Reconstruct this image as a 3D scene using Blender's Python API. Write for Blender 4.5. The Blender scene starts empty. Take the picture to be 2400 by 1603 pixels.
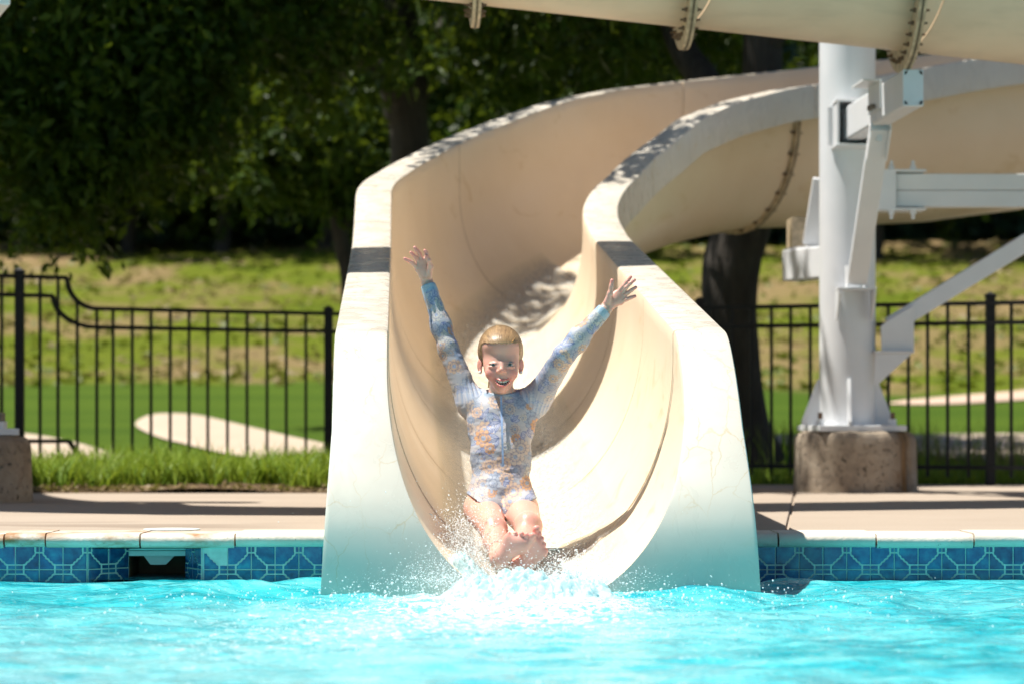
import bpy, bmesh, math, random
import numpy as np
from mathutils import Vector, Matrix

random.seed(7)
RNG = np.random.default_rng(7)
scene = bpy.context.scene
COL = scene.collection

# ------------------------------------------------------------------ camera, sky, sun, exposure
F = 7000.0                      # focal length in photo pixels (2400 wide) = 105 mm
HORIZON = 984.0                 # photo row of the horizon
CAM_H = 0.366                   # camera height over the pool deck (deck = z 0)
cam_data = bpy.data.cameras.new('camera')
cam = bpy.data.objects.new('camera', cam_data)
COL.objects.link(cam)
cam.location = (0, 0, CAM_H)
cam.rotation_euler = (math.radians(90), 0, 0)
cam_data.sensor_width = 36.0
cam_data.lens = 36.0 * F / 2400.0
cam_data.shift_y = (HORIZON - 801.5) / 2400.0
cam_data.clip_end = 2000
cam_data.dof.use_dof = True
cam_data.dof.focus_distance = 9.3
cam_data.dof.aperture_fstop = 3.7
scene.camera = cam

SUN_EL = math.radians(68)
SUN_FRONT = math.radians(-5)    # degrees the sun stands in front of the picture plane, from the left
to_sun = Vector((-math.cos(SUN_EL) * math.cos(SUN_FRONT), -math.cos(SUN_EL) * math.sin(SUN_FRONT), math.sin(SUN_EL)))
world = bpy.data.worlds.new('World')
scene.world = world
world.use_nodes = True
wn = world.node_tree
bg = wn.nodes['Background']
sky = wn.nodes.new('ShaderNodeTexSky')
sky.sky_type = 'NISHITA'
sky.sun_disc = False
sky.air_density = 0.8
sky.dust_density = 0.4
sky.sun_elevation = SUN_EL
sky.sun_rotation = math.atan2(to_sun.x, to_sun.y)
wn.links.new(sky.outputs[0], bg.inputs[0])
bg.inputs[1].default_value = 0.056
sun_data = bpy.data.lights.new('sun', 'SUN')
sun_data.energy = 5.0
sun_data.angle = math.radians(0.53)
sun_data.color = (1.0, 0.95, 0.86)
sun = bpy.data.objects.new('sun', sun_data)
COL.objects.link(sun)
sun.rotation_euler = to_sun.to_track_quat('Z', 'Y').to_euler()
sun.location = (-4, 2, 14)
scene.view_settings.view_transform = 'Standard'
scene.view_settings.look = 'None'
scene.view_settings.exposure = 0.80
scene.view_settings.gamma = 1.0
scene.view_settings.use_curve_mapping = False
scene.cycles.max_bounces = 10
scene.cycles.diffuse_bounces = 5
scene.cycles.transparent_max_bounces = 16
scene.cycles.caustics_reflective = False
scene.cycles.caustics_refractive = False
scene.cycles.sample_clamp_indirect = 6.0

WATER_Z = -0.15


def P(px, py, d):
    """photo pixel + distance in metres -> world point"""
    return Vector(((px - 1200) / F * d, d, CAM_H + (HORIZON - py) / F * d))


# ------------------------------------------------------------------ helpers
def link(o, parent=None):
    COL.objects.link(o)
    if parent is not None:
        o.parent = parent
    return o


def tag(o, label=None, cat=None, group=None, kind=None):
    if label: o['label'] = label
    if cat: o['category'] = cat
    if group: o['group'] = group
    if kind: o['kind'] = kind
    return o


def empty(name, loc=(0, 0, 0)):
    o = bpy.data.objects.new(name, None)
    o.empty_display_size = 0.1
    o.location = loc
    return link(o)


def mesh_obj(name, verts, faces, mats=None, parent=None, smooth=False, angle=None):
    """verts in world coordinates; if the parent is an un-rotated empty the offset is removed"""
    v = np.asarray(verts, dtype=np.float64).reshape(-1, 3)
    off = np.zeros(3)
    p = parent
    while p is not None:
        off += np.array(p.location)
        p = p.parent
    me = bpy.data.meshes.new(name)
    if isinstance(faces, np.ndarray):
        f = np.ascontiguousarray(faces, dtype=np.int32)
        vv = np.ascontiguousarray(v - off, dtype=np.float32)
        me.vertices.add(len(vv)); me.vertices.foreach_set('co', vv.ravel())
        k = f.shape[1]
        me.loops.add(f.size); me.loops.foreach_set('vertex_index', f.ravel())
        me.polygons.add(len(f))
        me.polygons.foreach_set('loop_start', np.arange(0, f.size, k, dtype=np.int32))
        me.update(calc_edges=True)
    else:
        me.from_pydata((v - off).tolist(), [], faces)
    if mats is not None:
        for m in (mats if isinstance(mats, (list, tuple)) else [mats]):
            me.materials.append(m)
    if smooth:
        me.shade_smooth()
        if angle is not None:
            me.set_sharp_from_angle(angle=math.radians(angle))
    me.validate(verbose=False)
    o = bpy.data.objects.new(name, me)
    return link(o, parent)


class MB:
    """collects shapes, builds ONE mesh object"""
    def __init__(self):
        self.v = []; self.f = []; self.m = []

    def add(self, verts, faces, mi=0):
        b = len(self.v)
        self.v += [tuple(p) for p in verts]
        self.f += [tuple(b + i for i in q) for q in faces]
        self.m += [mi] * len(faces)
        return self

    def box(self, c, s, R=None, mi=0):
        c = Vector(c); hx, hy, hz = s[0] / 2, s[1] / 2, s[2] / 2
        pts = [Vector((x, y, z)) for x in (-hx, hx) for y in (-hy, hy) for z in (-hz, hz)]
        if R is not None: pts = [R @ p for p in pts]
        return self.add([c + p for p in pts], [(0, 1, 3, 2), (4, 6, 7, 5), (0, 4, 5, 1), (2, 3, 7, 6), (0, 2, 6, 4), (1, 5, 7, 3)], mi)

    def bar(self, a, b, w, h, up=(0, 0, 1), mi=0):
        a, b = Vector(a), Vector(b)
        y = (b - a); L = y.length; y.normalize()
        x = y.cross(Vector(up))
        if x.length < 1e-6: x = Vector((1, 0, 0))
        x.normalize(); z = x.cross(y)
        R = Matrix((x, y, z)).transposed()
        return self.box((a + b) / 2, (w, L, h), R, mi)

    def tube(self, pts, radii, n=12, caps=True, mi=0):
        pts = [Vector(p) for p in pts]
        rings = []
        prev = None
        for i, p in enumerate(pts):
            t = (pts[min(i + 1, len(pts) - 1)] - pts[max(i - 1, 0)]).normalized()
            if prev is None:
                a = t.cross(Vector((0, 0, 1)))
                if a.length < 1e-4: a = t.cross(Vector((1, 0, 0)))
            else:
                a = prev - t * prev.dot(t)
            a.normalize(); prev = a
            b = t.cross(a)
            r = radii[i] if hasattr(radii, '__len__') else radii
            rings.append([p + (a * math.cos(2 * math.pi * k / n) + b * math.sin(2 * math.pi * k / n)) * r for k in range(n)])
        v = [q for r in rings for q in r]
        f = []
        for i in range(len(rings) - 1):
            for k in range(n):
                k2 = (k + 1) % n
                f.append((i * n + k, i * n + k2, (i + 1) * n + k2, (i + 1) * n + k))
        if caps:
            f.append(tuple(range(n - 1, -1, -1)))
            f.append(tuple((len(rings) - 1) * n + k for k in range(n)))
        return self.add(v, f, mi)

    def lathe(self, c, prof, n=32, mi=0):
        """prof: list of (r, z) from top or bottom; axis vertical at c"""
        c = Vector(c); v = []; f = []
        for r, z in prof:
            for k in range(n):
                a = 2 * math.pi * k / n
                v.append(c + Vector((r * math.cos(a), r * math.sin(a), z)))
        for i in range(len(prof) - 1):
            for k in range(n):
                k2 = (k + 1) % n
                f.append((i * n + k, i * n + k2, (i + 1) * n + k2, (i + 1) * n + k))
        return self.add(v, f, mi)

    def prism(self, poly, ax, thick, mi=0):
        """poly: list of world points in a plane, ax: unit normal; extruded +-thick/2"""
        ax = Vector(ax).normalized() * thick / 2
        n = len(poly)
        v = [Vector(p) - ax for p in poly] + [Vector(p) + ax for p in poly]
        f = [tuple(range(n - 1, -1, -1)), tuple(range(n, 2 * n))]
        f += [(i, (i + 1) % n, n + (i + 1) % n, n + i) for i in range(n)]
        return self.add(v, f, mi)

    def build(self, name, mats, parent=None, smooth=False, angle=35, bevel=0):
        o = mesh_obj(name, self.v, self.f, mats, parent, smooth, angle)
        if any(self.m):
            o.data.polygons.foreach_set('material_index', self.m)
        if bevel:
            md = o.modifiers.new('bevel', 'BEVEL'); md.width = bevel; md.segments = 2
            md.limit_method = 'ANGLE'; md.angle_limit = math.radians(40)
            md.harden_normals = False
        return o


def fix_normals(o):
    bm = bmesh.new(); bm.from_mesh(o.data)
    bmesh.ops.recalc_face_normals(bm, faces=bm.faces)
    bm.to_mesh(o.data); bm.free()
    return o


# ------------------------------------------------------------------ numpy noise
def _hash(ix, iy, seed):
    h = (ix.astype(np.int64) * 374761393 + iy.astype(np.int64) * 668265263 + seed * 1442695041) & 0xFFFFFFFF
    h = ((h ^ (h >> 13)) * 1274126177) & 0xFFFFFFFF
    return ((h ^ (h >> 16)) & 0xFFFFFF) / float(0xFFFFFF)


def vnoise(x, y, seed=0):
    x = np.asarray(x, float); y = np.asarray(y, float)
    ix = np.floor(x); iy = np.floor(y); fx = x - ix; fy = y - iy
    fx = fx * fx * fx * (fx * (fx * 6 - 15) + 10); fy = fy * fy * fy * (fy * (fy * 6 - 15) + 10)
    ix = ix.astype(int); iy = iy.astype(int)
    a = _hash(ix, iy, seed); b = _hash(ix + 1, iy, seed); c = _hash(ix, iy + 1, seed); d = _hash(ix + 1, iy + 1, seed)
    return (a + (b - a) * fx) * (1 - fy) + (c + (d - c) * fx) * fy - 0.5


def fbm(x, y, seed=0, octv=4, gain=0.5):
    s = 0; a = 1
    for i in range(octv):
        s = s + a * vnoise(x * 2 ** i + 17.3 * i, y * 2 ** i - 9.1 * i, seed + i)
        a *= gain
    return s


# ------------------------------------------------------------------ materials
class NT:
    def __init__(self, name):
        self.mat = bpy.data.materials.new(name)
        self.mat.use_nodes = True
        self.t = self.mat.node_tree
        self.b = self.t.nodes['Principled BSDF']
        self.out = self.t.nodes['Material Output']

    def n(self, typ, **kw):
        nd = self.t.nodes.new(typ)
        for k, v in kw.items(): setattr(nd, k, v)
        return nd

    def l(self, a, b): self.t.links.new(a, b)

    def coord(self, scale=(1, 1, 1), kind='Object'):
        tc = self.n('ShaderNodeTexCoord'); mp = self.n('ShaderNodeMapping')
        mp.inputs['Scale'].default_value = scale
        self.l(tc.outputs[kind], mp.inputs[0])
        return mp.outputs[0]

    def noise(self, co, scale, detail=4, rough=0.55, dist=0):
        nz = self.n('ShaderNodeTexNoise')
        nz.inputs['Scale'].default_value = scale; nz.inputs['Detail'].default_value = detail
        nz.inputs['Roughness'].default_value = rough; nz.inputs['Distortion'].default_value = dist
        if co is not None: self.l(co, nz.inputs['Vector'])
        return nz.outputs['Fac']

    def ramp(self, fac, stops):
        r = self.n('ShaderNodeValToRGB')
        e = r.color_ramp.elements
        while len(e) < len(stops): e.new(0.5)
        for i, (p, c) in enumerate(stops):
            e[i].position = p
            e[i].color = (c[0], c[1], c[2], 1) if hasattr(c, '__len__') else (c, c, c, 1)
        self.l(fac, r.inputs[0])
        return r.outputs[0]

    def mix(self, fac, a, b, blend='MIX'):
        m = self.n('ShaderNodeMix', data_type='RGBA', blend_type=blend)
        for s, i in ((fac, 0), (a, 6), (b, 7)):
            if isinstance(s, (int, float)): m.inputs[i].default_value = s
            elif isinstance(s, (tuple, list)): m.inputs[i].default_value = (s[0], s[1], s[2], 1)
            else: self.l(s, m.inputs[i])
        return m.outputs[2]

    def bump(self, h, strength=0.3, dist=0.01, prev=None):
        b = self.n('ShaderNodeBump')
        b.inputs['Strength'].default_value = strength; b.inputs['Distance'].default_value = dist
        self.l(h, b.inputs['Height'])
        if prev is not None: self.l(prev, b.inputs['Normal'])
        return b.outputs[0]

    def set(self, **kw):
        for k, v in kw.items():
            k = k.replace('_', ' ')
            k = {'Base': 'Base Color', 'Specular': 'Specular IOR Level', 'Coat': 'Coat Weight', 'Transmission': 'Transmission Weight',
                 'Subsurface': 'Subsurface Weight'}.get(k, k)
            i = self.b.inputs[k]
            if isinstance(v, (int, float)): i.default_value = v
            elif isinstance(v, (tuple, list)): i.default_value = (v[0], v[1], v[2], 1) if i.type == 'RGBA' else v
            else: self.l(v, i)
        return self


def simple(name, col, rough=0.5, var=0.15, scale=8, bump=0, bscale=60, spec=0.5, **kw):
    m = NT(name)
    co = m.coord()
    nz = m.noise(co, scale, 5)
    dark = tuple(c * (1 - var) for c in col); lite = tuple(min(1, c * (1 + var)) for c in col)
    m.set(Base=m.ramp(nz, [(0.3, dark), (0.7, lite)]), Roughness=rough, Specular=spec, **kw)
    if bump:
        m.set(Normal=m.bump(m.noise(co, bscale, 4), bump, 0.01))
    return m.mat


M = {}


def make_materials():
    # ---- cream glass-fibre gelcoat of the slide
    m = NT('gelcoat')
    co = m.coord()
    big = m.noise(co, 1.3, 4, 0.6)
    base = m.ramp(big, [(0.25, (0.73, 0.585, 0.415)), (0.55, (0.79, 0.655, 0.49)), (0.8, (0.81, 0.685, 0.53))])
    patch = m.ramp(m.noise(m.coord((1, 1, 1.6)), 2.6, 3, 0.7, 1.2), [(0.60, 0), (0.70, 1)])
    pf = m.n('ShaderNodeMath', operation='MULTIPLY'); m.l(patch, pf.inputs[0]); pf.inputs[1].default_value = 0.5
    base = m.mix(pf.outputs[0], base, (0.60, 0.44, 0.24))
    strk = m.ramp(m.noise(m.coord((40, 40, 1.2)), 1.0, 3), [(0.45, 0), (0.75, 1)])
    sf = m.n('ShaderNodeMath', operation='MULTIPLY'); m.l(strk, sf.inputs[0]); sf.inputs[1].default_value = 0.0
    base = m.mix(sf.outputs[0], base, (0.42, 0.32, 0.21))
    m.set(Base=base, Roughness=m.ramp(m.noise(co, 3, 2), [(0.3, 0.33), (0.7, 0.40)]), Specular=0.45,
          Normal=m.bump(m.noise(m.coord((3, 3, 3)), 5, 3), 0.06, 0.02))
    M['gel'] = m.mat
    # ---- overhead flume, weathered, greyer
    m = NT('gelcoat_weathered')
    co = m.coord()
    base = m.ramp(m.noise(co, 1.6, 5, 0.6), [(0.25, (0.62, 0.50, 0.36)), (0.75, (0.75, 0.62, 0.46))])
    strk = m.ramp(m.noise(m.coord((2, 2, 14)), 2.0, 5), [(0.5, 0), (0.8, 1)])
    sf = m.n('ShaderNodeMath', operation='MULTIPLY'); m.l(strk, sf.inputs[0]); sf.inputs[1].default_value = 0.3
    m.set(Base=m.mix(sf.outputs[0], base, (0.36, 0.31, 0.22)), Roughness=0.5, Specular=0.4)
    M['gel_old'] = m.mat
    # ---- mouth lip: whiter, with crazed hairline cracks
    m = NT('gelcoat_lip')
    co = m.coord()
    vor = m.n('ShaderNodeTexVoronoi', feature='DISTANCE_TO_EDGE')
    vor.inputs['Scale'].default_value = 7.0
    wr = m.n('ShaderNodeVectorMath', operation='ADD')
    nzc = m.n('ShaderNodeTexNoise'); nzc.inputs['Scale'].default_value = 9; nzc.inputs['Detail'].default_value = 5
    m.l(co, nzc.inputs['Vector'])
    sc = m.n('ShaderNodeVectorMath', operation='SCALE'); m.l(nzc.outputs['Color'], sc.inputs[0]); sc.inputs['Scale'].default_value = 0.13
    mp = m.coord((1.4, 0.5, 0.8)); m.l(mp, wr.inputs[0]); m.l(sc.outputs[0], wr.inputs[1]); m.l(wr.outputs[0], vor.inputs['Vector'])
    crack = m.ramp(vor.outputs['Distance'], [(0.0, 1), (0.020, 0)])
    msk = m.ramp(m.noise(co, 3.1, 3), [(0.47, 0), (0.60, 1)])
    cf = m.n('ShaderNodeMath', operation='MULTIPLY'); m.l(crack, cf.inputs[0]); m.l(msk, cf.inputs[1])
    cf2 = m.n('ShaderNodeMath', operation='MULTIPLY'); m.l(cf.outputs[0], cf2.inputs[0]); cf2.inputs[1].default_value = 0.8
    base = m.ramp(m.noise(co, 3, 4), [(0.3, (0.60, 0.545, 0.465)), (0.7, (0.66, 0.61, 0.53))])
    base = m.mix(cf2.outputs[0], base, (0.56, 0.44, 0.28))
    wet = m.ramp(m.noise(m.coord((1, 1, 0.45)), 11, 4, 0.6, 0.8), [(0.45, 0.40), (0.58, 0.24)])
    m.set(Base=base, Roughness=wet, Specular=0.5)
    M['lip'] = m.mat
    # ---- steel, white paint
    m = NT('white_paint')
    co = m.coord()
    base = m.ramp(m.noise(co, 4, 5), [(0.3, (0.69, 0.71, 0.735)), (0.7, (0.76, 0.775, 0.80))])
    rust = m.ramp(m.noise(co, 14, 6, 0.7), [(0.70, 0), (0.76, 1)])
    rf = m.n('ShaderNodeMath', operation='MULTIPLY'); m.l(rust, rf.inputs[0]); rf.inputs[1].default_value = 0.25
    m.set(Base=m.mix(rf.outputs[0], base, (0.45, 0.33, 0.22)), Roughness=0.38, Normal=m.bump(m.noise(co, 90, 2), 0.05, 0.002))
    M['white'] = m.mat
    M['cap_grey'] = simple('end_cap_plate', (0.66, 0.67, 0.69), 0.4, 0.05)
    M['dark'] = simple('dark_gap', (0.015, 0.014, 0.013), 0.8)
    M['black'] = simple('black_powder_coat', (0.008, 0.009, 0.010), 0.5, 0.2, 20, spec=0.3)
    M['bolt'] = simple('galvanised_bolt', (0.20, 0.18, 0.15), 0.5, 0.4, 60, Metallic=0.6)
    M['bolt_rust'] = simple('rusty_bolt', (0.16, 0.10, 0.06), 0.75, 0.4, 60)
    M['flange'] = simple('flange_edge', (0.50, 0.40, 0.27), 0.6, 0.35, 25)
    M['gasket'] = simple('seam_sealant', (0.13, 0.105, 0.065), 0.7, 0.5, 40)
    # ---- concrete deck
    m = NT('deck_concrete')
    co = m.coord()
    base = m.ramp(m.noise(co, 0.9, 6, 0.6), [(0.3, (0.315, 0.255, 0.195)), (0.7, (0.375, 0.31, 0.245))])
    spk = m.noise(co, 160, 2)
    base = m.mix(0.25, base, m.ramp(spk, [(0.35, (0.22, 0.17, 0.135)), (0.65, (0.46, 0.375, 0.31))]))
    wet = m.ramp(m.noise(m.coord((0.35, 1.6, 1)), 1.9, 4, 0.5, 0.4), [(0.50, 0), (0.56, 1)])
    sep = m.n('ShaderNodeSeparateXYZ'); tc = m.n('ShaderNodeTexCoord'); m.l(tc.outputs['Object'], sep.inputs[0])
    near = m.n('ShaderNodeMapRange'); m.l(sep.outputs['Y'], near.inputs[0])
    near.inputs[1].default_value = 11.2; near.inputs[2].default_value = 10.3
    lef = m.n('ShaderNodeMapRange'); m.l(sep.outputs['X'], lef.inputs[0])
    lef.inputs[1].default_value = -0.6; lef.inputs[2].default_value = -1.1
    w1 = m.n('ShaderNodeMath', operation='MULTIPLY'); m.l(wet, w1.inputs[0]); m.l(near.outputs[0], w1.inputs[1])
    w2 = m.n('ShaderNodeMath', operation='MULTIPLY'); m.l(w1.outputs[0], w2.inputs[0]); m.l(lef.outputs[0], w2.inputs[1])
    w3 = m.n('ShaderNodeMath', operation='MULTIPLY'); m.l(w2.outputs[0], w3.inputs[0]); w3.inputs[1].default_value = 0.55
    m.set(Base=m.mix(w3.outputs[0], base, (0.17, 0.125, 0.09)), Roughness=0.8,
          Normal=m.bump(m.noise(co, 130, 4), 0.25, 0.004))
    M['deck'] = m.mat
    # ---- footing concrete: pitted, honeycombed; one of them carries a rust run on its right
    for nm, stained in (('footing', False), ('footing_stained', True)):
        m = NT(nm + '_concrete')
        co = m.coord()
        base = m.ramp(m.noise(co, 5, 7, 0.7), [(0.3, (0.19, 0.15, 0.115)), (0.52, (0.36, 0.295, 0.225)), (0.72, (0.47, 0.40, 0.315))])
        pit = m.ramp(m.noise(co, 38, 5, 0.75), [(0.57, 0), (0.63, 1)])
        band = m.ramp(m.noise(m.coord((1, 1, 3)), 4.5, 5, 0.65), [(0.42, 0), (0.60, 1)])
        pm = m.n('ShaderNodeMath', operation='MULTIPLY'); m.l(pit, pm.inputs[0]); m.l(band, pm.inputs[1])
        base = m.mix(pm.outputs[0], base, (0.045, 0.038, 0.03))
        if stained:
            tc = m.n('ShaderNodeTexCoord'); sep = m.n('ShaderNodeSeparateXYZ'); m.l(tc.outputs['Object'], sep.inputs[0])
            wob = m.noise(m.coord((1, 1, 1)), 7, 4)
            ad = m.n('ShaderNodeMath', operation='MULTIPLY_ADD'); m.l(wob, ad.inputs[0]); ad.inputs[1].default_value = 0.10; m.l(sep.outputs['X'], ad.inputs[2])
            run = m.ramp(ad.outputs[0], [(0.205, 0), (0.25, 0.85), (0.275, 1), (0.30, 0.75), (0.335, 0)])
            fr = m.ramp(m.noise(m.coord((14, 14, 1.0)), 2.0, 4), [(0.30, 0.35), (0.65, 1)])
            sm = m.n('ShaderNodeMath', operation='MULTIPLY'); m.l(run, sm.inputs[0]); m.l(fr, sm.inputs[1])
            fy = m.n('ShaderNodeMapRange'); m.l(sep.outputs['Y'], fy.inputs[0]); fy.inputs[1].default_value = 0.02; fy.inputs[2].default_value = -0.06
            sm2 = m.n('ShaderNodeMath', operation='MULTIPLY'); m.l(sm.outputs[0], sm2.inputs[0]); m.l(fy.outputs[0], sm2.inputs[1])
            rc = m.ramp(m.noise(m.coord((10, 10, 1.5)), 3, 5), [(0.35, (0.05, 0.032, 0.018)), (0.55, (0.22, 0.11, 0.03)), (0.75, (0.36, 0.20, 0.06))])
            base = m.mix(sm2.outputs[0], base, rc)
        m.set(Base=base, Roughness=0.9, Specular=0.2, Normal=m.bump(m.mix(0.5, m.noise(co, 34, 6), pit), 0.7, 0.014))
        M[nm] = m.mat
    # ---- coping stone
    m = NT('coping_stone')
    co = m.coord()
    base = m.ramp(m.noise(co, 5, 6, 0.6), [(0.3, (0.56, 0.49, 0.41)), (0.7, (0.70, 0.64, 0.56))])
    tc = m.n('ShaderNodeTexCoord'); sep = m.n('ShaderNodeSeparateXYZ'); m.l(tc.outputs['Object'], sep.inputs[0])
    lef = m.n('ShaderNodeMapRange'); m.l(sep.outputs['X'], lef.inputs[0])
    lef.inputs[1].default_value = -0.80; lef.inputs[2].default_value = -1.0
    st = m.ramp(m.noise(m.coord((1, 1, 2)), 7, 6, 0.65, 0.5), [(0.42, 0), (0.66, 1)])
    sm = m.n('ShaderNodeMath', operation='MULTIPLY'); m.l(lef.outputs[0], sm.inputs[0]); m.l(st, sm.inputs[1])
    base = m.mix(sm.outputs[0], base, (0.33, 0.17, 0.07))
    pit = m.ramp(m.noise(co, 60, 4, 0.7), [(0.66, 0), (0.70, 1)])
    base = m.mix(pit, base, (0.10, 0.08, 0.06))
    m.set(Base=base, Roughness=0.6, Normal=m.bump(m.noise(co, 60, 5), 0.4, 0.006))
    M['coping'] = m.mat
    M['plaster'] = simple('pool_plaster', (0.52, 0.70, 0.68), 0.7, 0.12, 14, 0.2, 80)  # teal base carries part of the light bounced off the water
    M['grout'] = simple('tile_grout_relief', (0.42, 0.60, 0.55), 0.45, 0.15, 30)
    m = NT('blue_glaze')
    oi = m.n('ShaderNodeObjectInfo')
    co = m.coord((1, 1, 1), 'Object')
    add = m.n('ShaderNodeVectorMath', operation='ADD'); m.l(co, add.inputs[0]); m.l(oi.outputs['Location'], add.inputs[1])
    nz = m.noise(add.outputs[0], 26, 4, 0.6)
    base = m.ramp(nz, [(0.25, (0.006, 0.03, 0.10)), (0.45, (0.010, 0.085, 0.215)), (0.62, (0.018, 0.17, 0.30)), (0.8, (0.05, 0.32, 0.40))])
    hs = m.n('ShaderNodeHueSaturation')
    mr = m.n('ShaderNodeMapRange'); m.l(oi.outputs['Random'], mr.inputs[0]); mr.inputs[3].default_value = 0.75; mr.inputs[4].default_value = 1.25
    m.l(mr.outputs[0], hs.inputs['Value']); m.l(base, hs.inputs['Color'])
    m.set(Base=hs.outputs[0], Roughness=0.12, Specular=0.5, Coat=0.3)
    M['glaze'] = m.mat
    M['niche'] = simple('skimmer_plastic', (0.16, 0.11, 0.06), 0.6, 0.3, 10)
    M['flap'] = simple('weir_flap_plastic', (0.62, 0.68, 0.66), 0.5, 0.1)
    # ---- vegetation
    def leafmat(name, c1, c2, trans=0.35, scale=3.0):
        m = NT(name)
        g = m.n('ShaderNodeNewGeometry')
        base = m.ramp(g.outputs['Random Per Island'], [(0.0, c1), (1.0, c2)])
        m.set(Base=base, Roughness=0.5, Specular=0.18)
        tr = m.n('ShaderNodeBsdfTranslucent')
        m.l(m.mix(0.5, base, (0.25, 0.32, 0.02), 'MIX'), tr.inputs[0])
        ms = m.n('ShaderNodeMixShader'); ms.inputs[0].default_value = trans
        m.l(m.b.outputs[0], ms.inputs[1]); m.l(tr.outputs[0], ms.inputs[2]); m.l(ms.outputs[0], m.out.inputs[0])
        return m.mat
    M['leaf'] = leafmat('leaf_green', (0.010, 0.028, 0.003), (0.040, 0.080, 0.006), 0.28)
    M['leaf_b'] = leafmat('leaf_bright', (0.014, 0.040, 0.004), (0.062, 0.108, 0.010), 0.30)
    M['leaf_far'] = leafmat('leaf_far', (0.018, 0.044, 0.026), (0.042, 0.082, 0.045), 0.2)  # bluish tone paints distance haze into the leaf colour
    M['blade'] = leafmat('border_blade', (0.09, 0.18, 0.015), (0.30, 0.40, 0.05), 0.35)
    M['tuft_g'] = leafmat('hill_tuft_green', (0.074, 0.106, 0.007), (0.108, 0.134, 0.011), 0.2)
    M['tuft_t'] = leafmat('hill_tuft_tan', (0.19, 0.145, 0.065), (0.27, 0.20, 0.105), 0.2)
    m = NT('bark')
    co = m.coord((5, 5, 1))
    nz = m.noise(co, 3, 7, 0.7)
    m.set(Base=m.ramp(nz, [(0.3, (0.018, 0.014, 0.011)), (0.6, (0.05, 0.041, 0.033)), (0.8, (0.095, 0.08, 0.066))]), Roughness=0.9,
          Normal=m.bump(nz, 0.9, 0.03))
    M['bark'] = m.mat
    # ---- terrain
    m = NT('golf_ground')
    at = m.n('ShaderNodeAttribute'); at.attribute_name = 'rough'
    co = m.coord()
    stripes = m.noise(m.coord((0.15, 1.0, 0)), 0.9, 2)
    fair = m.mix(0.35, m.ramp(stripes, [(0.35, (0.034, 0.075, 0.005)), (0.65, (0.062, 0.108, 0.008))]),
                 m.ramp(m.noise(co, 30, 4), [(0.3, (0.04, 0.075, 0.006)), (0.7, (0.075, 0.112, 0.012))]))
    mott = m.noise(m.coord((0.7, 0.55, 1.6)), 0.55, 6, 0.62, 0.5)
    hill = m.ramp(mott, [(0.34, (0.074, 0.106, 0.006)), (0.47, (0.106, 0.130, 0.010)), (0.56, (0.175, 0.135, 0.055)), (0.70, (0.225, 0.158, 0.082))])
    m.set(Base=m.mix(at.outputs['Fac'], fair, hill), Roughness=0.95, Specular=0.1, Normal=m.bump(m.noise(co, 14, 5), 0.6, 0.08))
    M['ground'] = m.mat
    M['sand'] = simple('bunker_sand', (0.45, 0.365, 0.285), 0.95, 0.06, 2.5, 0.3, 40, 0.1)
    M['soil'] = simple('mulch_soil', (0.11, 0.075, 0.045), 0.95, 0.4, 22, 0.6, 70, 0.1)
    M['path'] = simple('cart_path', (0.50, 0.36, 0.27), 0.95, 0.08, 3)
    # ---- pool water: noise paints ripple light and dark into the cyan, gloss mirrors the surroundings
    m = NT('pool_water')
    at = m.n('ShaderNodeAttribute'); at.attribute_name = 'foam'
    co = m.coord()
    lw = m.n('ShaderNodeLayerWeight'); lw.inputs[0].default_value = 0.35
    nb = m.noise(m.coord((0.8, 1.3, 1)), 5.2, 5, 0.6, 0.9)
    body = m.ramp(nb, [(0.30, (0.003, 0.24, 0.32)), (0.42, (0.012, 0.35, 0.42)), (0.54, (0.05, 0.47, 0.53)), (0.68, (0.15, 0.60, 0.64))])
    fn = m.noise(m.coord((1, 1, 2)), 42, 5, 0.65, 0.8)
    fa = m.n('ShaderNodeMath', operation='ADD'); m.l(fn, fa.inputs[0]); m.l(at.outputs['Fac'], fa.inputs[1])
    foam = m.ramp(fa.outputs[0], [(0.80, 0), (1.05, 1)])
    ae = m.n('ShaderNodeAttribute'); ae.attribute_name = 'air'
    an = m.ramp(m.noise(m.coord((1, 1.8, 1)), 6, 5, 0.6, 0.8), [(0.32, 0.25), (0.62, 1)])
    am = m.n('ShaderNodeMath', operation='MULTIPLY'); m.l(ae.outputs['Fac'], am.inputs[0]); m.l(an, am.inputs[1])
    body = m.mix(am.outputs[0], body, (0.36, 0.66, 0.69))
    base = m.mix(foam, body, (0.74, 0.85, 0.87))
    rip = m.noise(m.coord((1, 1.0, 1)), 24, 4, 0.55, 0.7)
    rip2 = m.noise(m.coord((1, 1.0, 1)), 80, 3, 0.5, 0.3)
    nrm = m.bump(rip, 0.55, 0.02)
    nrm = m.bump(rip2, 0.35, 0.006, nrm)
    rgh = m.ramp(foam, [(0, 0.06), (1, 0.5)])
    m.set(Base=base, Roughness=rgh, IOR=1.33, Specular=0.42, Normal=nrm)
    M['water'] = m.mat
    m = NT('froth')
    co = m.coord()
    base = m.ramp(m.noise(co, 40, 4), [(0.35, (0.42, 0.70, 0.74)), (0.62, (0.74, 0.85, 0.87))])
    m.set(Base=base, Roughness=0.3, Specular=0.5, IOR=1.33, Normal=m.bump(m.noise(co, 90, 5, 0.6), 0.5, 0.004))
    tr = m.n('ShaderNodeBsdfTranslucent'); tr.inputs[0].default_value = (0.78, 0.92, 0.94, 1)
    ms = m.n('ShaderNodeMixShader'); ms.inputs[0].default_value = 0.4
    m.l(m.b.outputs[0], ms.inputs[1]); m.l(tr.outputs[0], ms.inputs[2]); m.l(ms.outputs[0], m.out.inputs[0])
    M['froth'] = m.mat
    m = NT('droplet')
    m.set(Base=(0.95, 0.97, 0.98), Roughness=0.06, IOR=1.33)
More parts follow.
